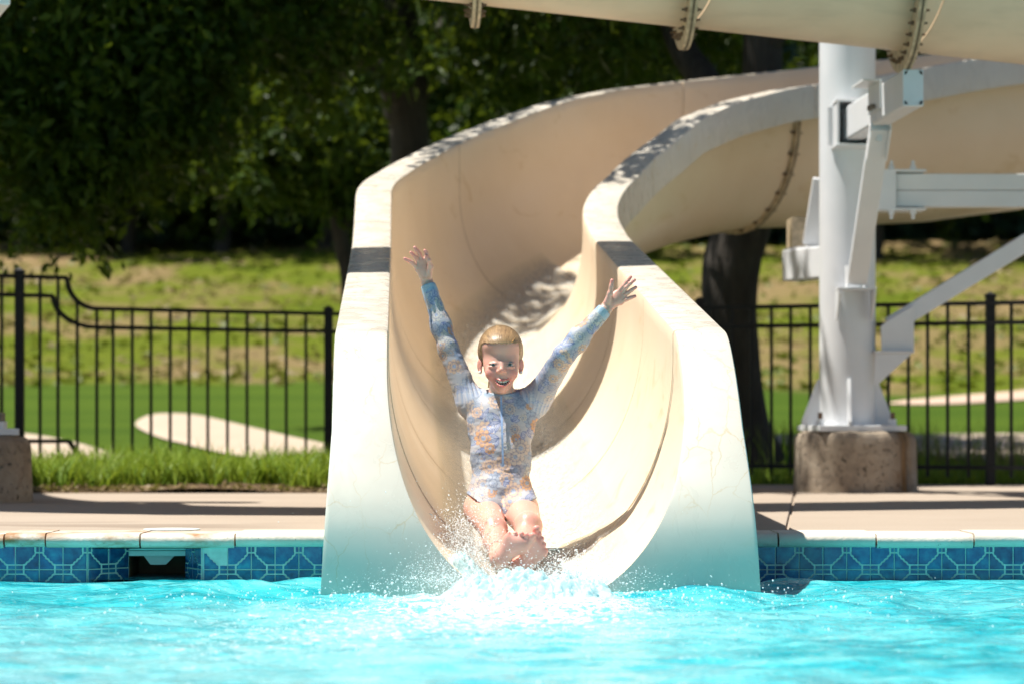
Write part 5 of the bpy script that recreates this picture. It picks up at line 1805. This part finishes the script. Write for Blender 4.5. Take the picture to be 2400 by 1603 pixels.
def build_girl():
    root = empty('person', tuple(A(1172, 1250, 9.44)))
    tag(root, 'child in floral long-sleeved swimsuit sliding feet first with both arms raised', 'person')
    # ---------------- body (one continuous skin mesh, finer at head, hands and feet)
    parts = []
    H = Sculpt(A(1173, 816, 9.57) + np.array([-.095, -.16, -.20]), A(1173, 816, 9.57) + np.array([.095, .12, .10]), .0016)
    sc_head(H)
    H.cone(J['neck0'] + np.array([0, 0, -.02]), J['neck1'], .040, .036, .02)
    parts.append(H.mesh())
    B = Sculpt((-.36, 9.28, .0), (.36, 9.76, .84), .004)
    sc_torso(B); sc_arms(B)
    parts.append(B.mesh())
    L = Sculpt((-.22, 8.72, -.20), (.20, 9.58, .24), .0026)
    sc_legs(L)
    L.ell(J['pelvis'] + np.array([.002, .03, -.02]), (.094, .074, .068), .03)
    ac1 = np.array(A(1196, 1272, 8.86) - A(1233, 1272, 8.86)); ac1 = np.array([-.86, 0.0, .30]); ac1 /= np.linalg.norm(ac1)
    toes = sc_foot(L, A(1172, 1309, 8.925), A(1209, 1270, 8.90), (.35, -.05, .85), np.array([-.80, .06, .42]) / np.linalg.norm([-.80, .06, .42]), True, None)
    L.cone(J['anL'], A(1172, 1306, 8.935), .027, .025, .015)
    ac2 = np.array([.66, .06, -.62]); ac2 /= np.linalg.norm(ac2)
    toes += sc_foot(L, A(1222, 1330, 8.945), A(1258, 1282, 8.92), (.25, -.05, .9), ac2, True, None)
    L.cone(J['anR'], A(1222, 1326, 8.955), .027, .025, .015)
    parts.append(L.mesh())
    tips = []
    HL = Sculpt(A(990, 625, 9.65) + np.array([-.085, -.075, -.10]), A(990, 625, 9.65) + np.array([.075, .075, .09]), .0017)
    tips += sc_hand(HL, J['wrL'] + np.array([-.002, 0, .006]), A(993, 632, 9.66), (.35, -1, .1), FING_L, THUMB_L)
    parts.append(HL.mesh())
    HR = Sculpt(A(1445, 695, 9.47) + np.array([-.09, -.075, -.09]), A(1445, 695, 9.47) + np.array([.09, .075, .09]), .0017)
    tips += sc_hand(HR, J['wrR'] + np.array([.004, 0, .004]), A(1437, 702, 9.475), (-.2, -1, .1), FING_R, THUMB_R)
    parts.append(HR.mesh())
    vs = []; qs = []; off = 0
    for v, q in parts:
        v = smooth_verts(v, q, 1, .4)
        vs.append(v); qs.append(q + off); off += len(v)
    v = np.vstack(vs); q = np.vstack(qs)
    body = mesh_obj('body', v, q, M['skin'], root, True)
    nz = vnoise(v[:, 0] * 40, v[:, 2] * 40, 3)[:, None]
    col = SKIN * (1 + .10 * nz)
    def paint(c, m, amt): 
        nonlocal col
        col = col * (1 - amt * m[:, None]) + c * (amt * m[:, None])
    for sx in (-1, 1):
        paint(BLUSH, blob_mask(v, A(1175.5 + sx * 27, 878, 9.47), (.020, .03, .017)), .75)
        paint(BLUSH, blob_mask(v, A(1173 + sx * 50, 858, 9.57), (.012, .02, .025)), .5)
        paint(np.array([.50, .33, .22]), blob_mask(v, A(1175.5 + sx * 20, 843, 9.465), (.016, .012, .0032)), .45)  # fair brows
        paint(np.array([.10, .05, .04]), blob_mask(v, A(1175.5 + sx * 19.5, 853.6, 9.46), (.0130, .010, .0017)), .85)  # lash line
        paint(BLUSH, blob_mask(v, A(1175.5 + sx * 19, 862, 9.46), (.015, .012, .005)), .45)
    paint(BLUSH, blob_mask(v, A(1175.5, 869, 9.438), (.011, .012, .010)), .45)
    lipm = np.zeros(len(v))
    for t in np.linspace(-1, 1, 13):
        x = 1177.5 + t * 18.5; dd = 9.4525 + .020 * t * t
        lipm = np.maximum(lipm, blob_mask(v, A(x, 891.5 - 5.5 * t * t, dd), (.004, .010, .0032)))
        lipm = np.maximum(lipm, blob_mask(v, A(x, 905 - 16 * t * t, dd), (.004, .010, .0042)))
    paint(LIP, np.clip(lipm * 1.4, 0, 1), .85)
    for tp in tips: paint(BLUSH, blob_mask(v, tp, (.014, .014, .014)), .7)
    for tp, r in toes: paint(np.array([.74, .25, .21]), blob_mask(v, tp, (.013, .013, .013)), .85)
    for c in (A(1190, 1290, 8.89), A(1240, 1306, 8.91), A(1208, 1268, 8.88), A(1256, 1280, 8.90)):
        paint(SOLE_LIT, blob_mask(v, c, (.035, .03, .035)), .7)  # pink soles, lightened to stand in for bounced light
    for s in 'LR': paint(BLUSH, blob_mask(v, J['kn' + s] + np.array([0, -.02, .03]), (.03, .03, .02)), .35)
    set_tint(body, np.clip(col, 0, 1))
    # ---------------- inside of the mouth, teeth, eyes, earrings
    mm = MB()
    ring = []
    NM = 16
    for t in np.linspace(-1, 1, NM):
        x = 1177.5 + t * 18; yu = 891.5 - 5.2 * t * t; yl = 904.5 - 15 * t * t
        ring.append((A(x, yu, 9.470 + .016 * t * t), A(x, yl, 9.470 + .016 * t * t)))
    vv = [p for a in ring for p in a]
    mm.add(vv, [(2 * i, 2 * i + 1, 2 * i + 3, 2 * i + 2) for i in range(NM - 1)])
    mm.build('mouth_lining', M['mouth'], root)
    def tooth(x, y, w, h, dd):
        m = MB(); c = Vector(A(x, y, dd)); n = 10
        vv = []
        for k in range(n):
            a = 2 * math.pi * k / n
            ux = math.copysign(abs(math.cos(a)) ** .5, math.cos(a)) * w / 2; uz = math.copysign(abs(math.sin(a)) ** .5, math.sin(a)) * h / 2
            vv.append(c + Vector((ux, -.0008, uz)))
        vb = [p + Vector((0, .004, 0)) for p in vv]
        vf = [c + (p - c) * .7 + Vector((0, -.0012, 0)) for p in vv]
        m.add(vf + vv + vb, [tuple(range(n))[::-1]] + [(i, (i + 1) % n, n + (i + 1) % n, n + i) for i in range(n)] + [(n + i, n + (i + 1) % n, 2 * n + (i + 1) % n, 2 * n + i) for i in range(n)])
        o = m.build('tooth', M['tooth'], root, smooth=True, angle=60); fix_normals(o)
    for i, t in enumerate((-.74, -.48, -.19, .19, .48, .74)):
        tooth(1177.5 + t * 18, 894.8 - 5.2 * t * t, .0066 if abs(t) > .3 else .0086, .0072, 9.4605 + .016 * t * t)
    for t in (-.60, -.38, -.13, .12, .36, .58):
        tooth(1177.5 + t * 17, 901.3 - 10.5 * t * t, .0048, .0038, 9.464 + .016 * t * t)
    def uv_sphere(name, c, r, mat, par, n=14, sq=(1, 1, 1)):
        m = MB(); prof = []
        vv = []; ff = []
        for i in range(n + 1):
            th = math.pi * i / n
            for k in range(2 * n):
                ph = math.pi * k / n
                vv.append((c[0] + r * sq[0] * math.sin(th) * math.cos(ph), c[1] + r * sq[1] * math.sin(th) * math.sin(ph), c[2] + r * sq[2] * math.cos(th)))
        for i in range(n):
            for k in range(2 * n):
                k2 = (k + 1) % (2 * n)
                ff.append((i * 2 * n + k, (i + 1) * 2 * n + k, (i + 1) * 2 * n + k2, i * 2 * n + k2))
        o = mesh_obj(name, vv, ff, mat, par, True); return o
    for sx in (-1, 1):
        c = A(1175.5 + sx * 19.5, 855.3, 9.4715)
        e = uv_sphere('eye', c, .0115, M['eye_white'], root)
        uv_sphere('iris', c + np.array([0, -.0072, .0004]), .0062, M['iris'], e, 10, (1, .9, 1))
        uv_sphere('earring', A(1173 + sx * 48.5, 872.5, 9.556), .0048, M['pearl'], root, 8)
    # ---------------- hair: wet and combed back, small tail behind the neck
    HS = Sculpt(A(1173, 816, 9.57) + np.array([-.10, -.13, -.19]), A(1173, 816, 9.57) + np.array([.10, .15, .11]), .0015)
    sc_head(HS, .0042, True)
    HS.ell(A(1173, 830, 9.60), (.069, .075, .062), .02)
    HS.ell(A(1168, 850, 9.665), (.038, .03, .035), .02)
    HS.cone(A(1160, 872, 9.66), A(1147, 925, 9.63), .018, .009, .02)
    cc = A(1173, 816, 9.57)
    def hairline(x, y, z):
        # high over the forehead, falling back in front of the ears
        zz = z - cc[2]; u = np.abs(x - cc[0]) / .066
        zl = .0115 - 1.55 * np.clip(y - (cc[1] - .066), 0, 1) + .004 * np.clip(u - .3, 0, 1)
        zl = np.maximum(zl, -.125) + .0016 * np.sin(x * 420 + np.sin(y * 300))
        return (zl - zz) * .55
    HS.cut(hairline)
    hv, hq = HS.mesh(); hv = smooth_verts(hv, hq, 2, .5)
    # combed strands as relief
    rel = hv - cc
    ang = np.arctan2(rel[:, 0], rel[:, 2] + .03)
    st = .22 * vnoise(ang * 22 + rel[:, 1] * 8, rel[:, 1] * 16, 5) + .7 * vnoise(ang * 60, rel[:, 1] * 22, 6) + .6 * vnoise(ang * 120, rel[:, 1] * 40, 7)
    nrm = rel / (np.linalg.norm(rel, axis=1)[:, None] + 1e-9)
    hv = hv + nrm * (.0008 * st)[:, None]
    ho = mesh_obj('hair', hv, hq, M['hair'], root, True)
    tt = np.clip(.5 + .9 * st, 0, 1)[:, None]
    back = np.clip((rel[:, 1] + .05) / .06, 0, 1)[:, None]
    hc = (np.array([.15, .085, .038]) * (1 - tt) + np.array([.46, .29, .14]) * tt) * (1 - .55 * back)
    zl_ = np.maximum(.0115 - 1.55 * np.clip(hv[:, 1] - (cc[1] - .066), 0, 1), -.125)
    eg = np.exp(-np.clip(hv[:, 2] - cc[2] - zl_, 0, 1) / .007)[:, None] * (.6 + .8 * np.clip(st, -.5, .5)[:, None])
    hc = hc * (1 - np.clip(eg, 0, 1)) + np.array([.56, .35, .21]) * np.clip(eg, 0, 1)
    set_tint(ho, hc)
    lock = MB()
    for k in range(7):
        a = A(1178 + k * 3.0, 810 - k * .4, 9.463 + k * .0035); b = A(1190 + k * 2.0, 806 - k, 9.470); c = A(1206, 800 - k * 1.2, 9.490)
        a2 = A(1171 + k * 2.6, 818 - k * 1.5, 9.462)
        lock.tube([a2, a, b, c], [.0006, .0012, .0014, .0010], 5)
    lo = lock.build('hair_lock', M['hair'], ho, smooth=True)
    set_tint(lo, np.tile(np.array([.52, .30, .11]), (len(lo.data.vertices), 1)))
    # ---------------- swimsuit
    SU = Sculpt((-.36, 9.27, .0), (.36, 9.76, .84), .0024)
    g = .0045
    sc_torso(SU, g); sc_arms(SU, g)
    for s in 'LR':
        a = J['hp' + s]; b = J['kn' + s]
        SU.cone(a + np.array([0, .03, 0]), a * .8 + b * .2, .0605 + g, .057 + g, .02)
    # cut: leg openings (slanted), neck, cuffs
    def legs_cut(x, y, z):
        out = np.full(x.shape, -1.0, np.float32)
        for s, sx in (('L', -1), ('R', 1)):
            a = A(1180, 1226, 9.40); b = A(1090 if s == 'L' else 1256, 1150 if s == 'L' else 1166, 9.42)
            # plane through the groin-hip line, tipped so that it leaves the thigh bare
            t = np.array([b[0] - a[0], 0, b[2] - a[2]]); n = np.cross(t, np.array([0, 1.0, .0])); n /= np.linalg.norm(n)
            if n[2] > 0: n = -n
            n = n + np.array([0, -.06, 0]); n /= np.linalg.norm(n)
            dd = (x - a[0]) * n[0] + (y - a[1]) * n[1] + (z - a[2]) * n[2]
            side = (x - a[0]) * sx
            out = np.where(side > -.004, np.maximum(out, dd), out)
        return out
    SU.cut(legs_cut)
    nt = J['neck1'] - J['neck0']; nt = nt / np.linalg.norm(nt)
    nc = A(1175, 917, 9.56)
    SU.cut(lambda x, y, z: np.where((np.abs(x - nc[0]) < .06), (z - nc[2]) + (y - nc[1]) * -.25, -1.0))
    for s in 'LR':
        a, c = J['el' + s], J['wr' + s]; t = (c - a) / np.linalg.norm(c - a)
        SU.cut(lambda x, y, z: np.where(((x - c[0]) ** 2 + (y - c[1]) ** 2 + (z - c[2]) ** 2) < .10 ** 2, (x - c[0]) * t[0] + (y - c[1]) * t[1] + (z - c[2]) * t[2], -1.0))
    sv, sq = SU.mesh(); sv = smooth_verts(sv, sq, 2, .5)
    # print coordinates: unrolled arms, frontal torso
    u = sv[:, 0].copy(); w = sv[:, 2].copy() ; zone = np.zeros(len(sv), int)
    best = np.full(len(sv), 9.)
    tdist = np.abs(sv[:, 0] - J['chest'][0]) / .105
    gath = np.zeros(len(sv)); cuff = np.zeros(len(sv))
    for zi, s in enumerate('LR'):
        a, b, c = J['sh' + s], J['el' + s], J['wr' + s]
        for (p0, p1, o0) in ((a, b, 0.), (b, c, np.linalg.norm(b - a))):
            ax = p1 - p0; L_ = np.linalg.norm(ax); ax = ax / L_
            rel = sv - p0; t = rel @ ax
            perp = rel - t[:, None] * ax
            dist = np.linalg.norm(perp, axis=1) + np.clip(-t, 0, 1) + np.clip(t - L_, 0, 1)
            e1 = np.cross(ax, np.array([0, 1., 0])); e1 /= np.linalg.norm(e1); e2 = np.cross(ax, e1)
            th = np.arctan2(perp @ e1, -(perp[:, 1]))
            m = (dist < best) & (t > (.028 if o0 == 0 else -.01)) & (dist < .055)
            u = np.where(m, .5 + zi + th * .034, u); w = np.where(m, o0 + t, w); zone = np.where(m, zi + 1, zone); best = np.where(m, dist, best)
            if o0 == 0: gath = np.maximum(gath, np.exp(-((t - .02) / .035) ** 2) * (dist < .06) * (sv[:, 2] > .37))
            if o0 > 0: cuff = np.maximum(cuff, (t > L_ - .026) * (dist < .04))
    rng = np.random.default_rng(17)
    col = np.tile(np.array([.41, .415, .465]), (len(sv), 1))
    fade = .5 + .5 * vnoise(u * 12, w * 12, 44)
    col = col * (1 - .10 * fade[:, None])
    colours = [np.array([.27, .35, .49]), np.array([.35, .41, .51]), np.array([.60, .31, .14]), np.array([.58, .39, .27]), np.array([.54, .44, .38]), np.array([.50, .48, .44]), np.array([.36, .36, .44])]
    ink = np.array([.10, .13, .26])
    boxes = [(0, -.15, .13, .03, .50, 120), (1, .37, .63, .0, .42, 78), (2, 1.37, 1.63, .0, .42, 78)]
    for z_, u0, u1, w0, w1, n in boxes:
        m0 = zone == z_
        um, wm = u[m0], w[m0]; cm = col[m0]
        nu = max(2, int(round(math.sqrt(n * (u1 - u0) / (w1 - w0))))); nw = int(n / nu) + 1
        spots = [((i + .5 + rng.uniform(-.45, .45)) / nu * (u1 - u0) + u0, (j + .5 + rng.uniform(-.45, .45)) / nw * (w1 - w0) + w0) for i in range(nu) for j in range(nw)]
        rng.shuffle(spots)
        for k in range(len(spots)):
            cu, cw = spots[k]
            R = rng.choice([.013, .019, .025, .030]); npet = rng.integers(8, 13); c1 = colours[rng.choice(len(colours), p=[.15, .16, .15, .13, .13, .16, .12])]
            du, dw = um - cu, wm - cw
            rr = np.hypot(du, dw); th = np.arctan2(dw, du) + rng.uniform(0, 6)
            if rng.random() < .26:      # leaf spray
                for a_ in (-.7, 0, .7):
                    aa = rng.uniform(0, .3) + a_ + k
                    lu = du * math.cos(aa) + dw * math.sin(aa); lw = -du * math.sin(aa) + dw * math.cos(aa)
                    half = .0052 * np.sin(np.clip(lu / (R * 1.5), 0, 1) * np.pi)
                    ins = (np.abs(lw) < half) & (lu > 0) & (lu < R * 1.5)
                    cm[ins] = np.array([.36, .39, .54])
                    ed = (np.abs(np.abs(lw) - half) < .0011) & (lu > 0) & (lu < R * 1.5) | (ins & (np.abs(lw) < .0007))
                    cm[ed] = ink * 1.4
                continue
            pet = np.abs(np.cos(th * npet / 2))
            edge = R * (.72 + .28 * pet ** .6)
            ins = rr < edge
            shade = (.82 + .18 * np.clip(rr / R, 0, 1))[:, None]
            cm = np.where(ins[:, None], c1 * shade, cm)
            ln = ins & ((pet < .16) & (rr > R * .3) | (edge - rr < .0013))
            cm[ln] = cm[ln] * .35 + ink * .65
            inner = rr < R * (.52 + .12 * np.abs(np.cos(th * npet / 2 + .8)))
            ln2 = inner & (rr > R * .46) 
            cm[ln2] = cm[ln2] * .5 + ink * .5
            ctr = rr < R * .26
            cm[ctr] = np.array([.25, .30, .42]) * (.7 + .6 * rng.random((ctr.sum(), 1)))
        col[m0] = cm
    lum = col.mean(1, keepdims=True); col = col * .78 + lum * .22
    # gathers at the shoulder and darker, bluer cuffs
    stripes = .5 + .5 * np.sin((sv[:, 0] * .9 + sv[:, 1] * .4) * 900)
    gcol = np.array([.26, .37, .58]) * stripes[:, None] + np.array([.62, .63, .68]) * (1 - stripes[:, None])
    col = col * (1 - .55 * gath[:, None]) + gcol * .55 * gath[:, None]
    col = np.where(cuff[:, None] > 0, col * .5 + np.array([.24, .42, .55]) * .5, col)
    # collar band
    cb = np.exp(-((sv[:, 2] - (nc[2] - .010)) / .008) ** 2) * (np.hypot(sv[:, 0] - nc[0], sv[:, 1] - nc[1]) < .058)
    col = col * (1 - .7 * cb[:, None]) + np.array([.14, .25, .38]) * .7 * cb[:, None]
    # fabric folds
    fold = .0026 * np.sin((sv[:, 0] * .9 + sv[:, 1] * .4) * 450) * gath + .0034 * fbm(sv[:, 0] * 22 + sv[:, 2] * 14, sv[:, 2] * 40 - sv[:, 0] * 10, 60, 3)
    c0 = np.array([J['waist'][0], J['waist'][1] + .02])
    dirv = sv - np.column_stack([np.full(len(sv), c0[0]), np.full(len(sv), c0[1]), sv[:, 2]]); dirv /= np.linalg.norm(dirv, axis=1)[:, None] + 1e-9
    sv = sv + dirv * fold[:, None]
    su = mesh_obj('swimsuit', sv, sq, M['suit'], root, True)
    set_tint(su, np.clip(col, 0, 1))
    # zip down the front: find the frontmost fabric along the centre line
    zp = []
    for t in np.linspace(0, 1, 26):
        px = 1174.5 + 4.5 * t; py = 928 + (1092 - 928) * t
        xz = A(px, py, 9.47)
        m = (np.abs(sv[:, 0] - xz[0]) < .004) & (np.abs(sv[:, 2] - xz[2]) < .006)
        yy = sv[m, 1].min() if m.any() else 9.47
        zp.append(A(px, py, yy - .0015))
    ys = np.array([p[1] for p in zp]); ys = np.array([ys[max(0, i - 3):i + 4].min() for i in range(len(ys))]); ys = np.array([ys[max(0, i - 2):i + 3].mean() for i in range(len(ys))])
    zp = [A(1174.5 + 4.5 * t, 928 + 164 * t, y - .002) for t, y in zip(np.linspace(0, 1, 26), ys)]
    mb = MB()
    for i in range(len(zp) - 1): mb.bar(zp[i], zp[i + 1], .0065, .003, (0, -1, 0))
    zo = mb.build('zip', M['zip'], su)
    MB().bar(zp[0] + np.array([0, -.003, 0]), zp[1] + np.array([0, -.004, -.006]), .006, .003, (0, -1, 0)).build('zip_puller', M['zip'], zo)
    # ankle chain of beads
    mb = MB()
    c = J['anL'] + np.array([0, .01, .004])
    ax = (J['knL'] - J['anL']); ax /= np.linalg.norm(ax); e1 = np.cross(ax, [0, 0, 1.]); e1 /= np.linalg.norm(e1); e2 = np.cross(ax, e1)
    cp = c + ax * .035
    for k in range(22):
        a = 2 * math.pi * k / 22
        q = cp + (e1 * math.cos(a) + e2 * math.sin(a)) * .0315
        mb.tube([q - ax * .0018, q + ax * .0018], .0022, 6)
    mb.build('ankle_chain', M['pearl'], root)


build_girl()
# ------------------------------------------------------------------ splash: froth mound and flying drops
def slide_floor_z(x, d):
    """height of the flume's inner surface near the mouth"""
    zf = -.19 + .135 * (d - 8.77)
    u = np.clip(np.abs(x - (.094 + SLOPE_X * (d - 8.58))) / .455, 0, .999)
    return zf + .66 * (1 - np.sqrt(1 - u * u))


def build_splash():
    rng = np.random.default_rng(31)
    xs = np.linspace(-.5, .56, 330); ds = np.linspace(8.0, 9.32, 400)
    X, D = np.meshgrid(xs, ds)
    inside = np.clip((D - 8.74) / .06, 0, 1)
    base = np.maximum(np.full_like(X, WATER_Z), np.where(D > 8.84, slide_floor_z(X, D), -9))
    e = np.exp(-((X - .02) / .34) ** 2 - ((D - 8.56) / .28) ** 2)
    e += .5 * np.exp(-((X + .15) / .11) ** 2 - ((D - 8.93) / .18) ** 2)
    e += .45 * np.exp(-((X - .19) / .11) ** 2 - ((D - 8.90) / .18) ** 2)
    e += .25 * np.exp(-((X + .17) / .09) ** 2 - ((D - 9.15) / .12) ** 2)
    e += .36 * np.exp(-((X - .10) / .15) ** 2 - ((D - 8.98) / .12) ** 2)
    e *= np.clip((.33 - np.abs(X - .06)) / .13, 0, 1)
    e = np.where((D > 8.84) & (slide_floor_z(X, D) > -.06), 0, e)
    rid = 1 - 2 * np.abs(vnoise(X * 16 + 3, D * 13, 71)); rid2 = 1 - 2 * np.abs(vnoise(X * 40, D * 34, 72))
    n = .45 + .35 * rid + .28 * rid2 + .18 * vnoise(X * 70, D * 60, 73) + .08 * vnoise(X * 140, D * 120, 74)
    Z = base - .022 + .108 * e * np.clip(n, .05, 1.2)
    v = np.stack([X + .012 * vnoise(X * 30, D * 30, 75), D + .012 * vnoise(X * 28, D * 31, 76), Z], -1).reshape(-1, 3)
    i = np.arange(len(v)).reshape(X.shape)
    f = np.stack([i[:-1, :-1], i[:-1, 1:], i[1:, 1:], i[1:, :-1]], -1).reshape(-1, 4)
    low = (Z < base - .004).reshape(-1)
    f = f[~low[f].all(1)]
    o = mesh_obj('splash_froth', v, f, M['froth'], smooth=True)
    tag(o, 'white froth piling up where the slide meets the pool', 'foam', kind='stuff')
    # drops
    P_ = []; R_ = []
    def burst(n, c, s, r0, r1, up=0.0):
        p = rng.normal(size=(n, 3)) * np.array(s) + np.array(c)
        p[:, 2] += np.abs(rng.normal(size=n)) * up
        P_.append(p); R_.append(r0 * (r1 / r0) ** (rng.random(n) ** 2.2))
    burst(5500, (-.125, 9.0, -.065), (.050, .09, .028), .0004, .0017, .045)      # left of the legs
    burst(1500, (-.155, 9.08, .00), (.045, .07, .040), .0006, .0026, .045)
    burst(6500, (.0, 8.66, -.105), (.17, .09, .016), .0005, .0020, .016)        # below the feet
    burst(1500, (.175, 8.95, -.085), (.06, .09, .022), .0006, .0026, .022)        # right of the feet
    burst(1300, (-.20, 8.76, -.08), (.05, .07, .028), .0005, .0018, .025)
    burst(1500, (0, 8.25, -.128), (.42, .28, .012), .0008, .0036, .012)
    burst(600, (-.1, 7.2, -.128), (.62, .55, .010), .0008, .0032, .010)
    burst(50, (.05, 8.83, -.05), (.05, .02, .025), .0010, .0022, .0)             # on and before the soles
    burst(260, (.0, 8.9, .05), (.30, .25, .10), .0006, .0018, .0)
    p = np.vstack(P_); r = np.concatenate(R_)
    ok = (p[:, 2] > np.maximum(WATER_Z - .004, slide_floor_z(p[:, 0], p[:, 1]) * (p[:, 1] > 8.78) - 9 * (p[:, 1] <= 8.78))) & (p[:, 1] < 9.6)
    p, r = p[ok], r[ok]
    ph = (1 + 5 ** .5) / 2
    ico = np.array([(-1, ph, 0), (1, ph, 0), (-1, -ph, 0), (1, -ph, 0), (0, -1, ph), (0, 1, ph), (0, -1, -ph), (0, 1, -ph), (ph, 0, -1), (ph, 0, 1), (-ph, 0, -1), (-ph, 0, 1)]) / math.sqrt(1 + ph * ph)
    fc = np.array([(0, 11, 5), (0, 5, 1), (0, 1, 7), (0, 7, 10), (0, 10, 11), (1, 5, 9), (5, 11, 4), (11, 10, 2), (10, 7, 6), (7, 1, 8), (3, 9, 4), (3, 4, 2), (3, 2, 6), (3, 6, 8), (3, 8, 9), (4, 9, 5), (2, 4, 11), (6, 2, 10), (8, 6, 7), (9, 8, 1)])
    st = rng.normal(size=(len(p), 3)); st[:, 2] = np.abs(st[:, 2]); st /= np.linalg.norm(st, axis=1)[:, None]
    el = 1 + rng.exponential(.5, len(p))
    q = ico[None] * r[:, None, None]
    q = q + (q @ st[..., None]) * st[:, None] * (el - 1)[:, None, None]
    v = (p[:, None] + q).reshape(-1, 3)
    f = (np.arange(len(p))[:, None, None] * 12 + fc[None]).reshape(-1, 3)
    o = mesh_obj('splash_drops', v, f.astype(np.int32), M['drop'], smooth=True)
    tag(o, 'flying water drops around the legs and feet', 'drops', kind='stuff')


build_splash()
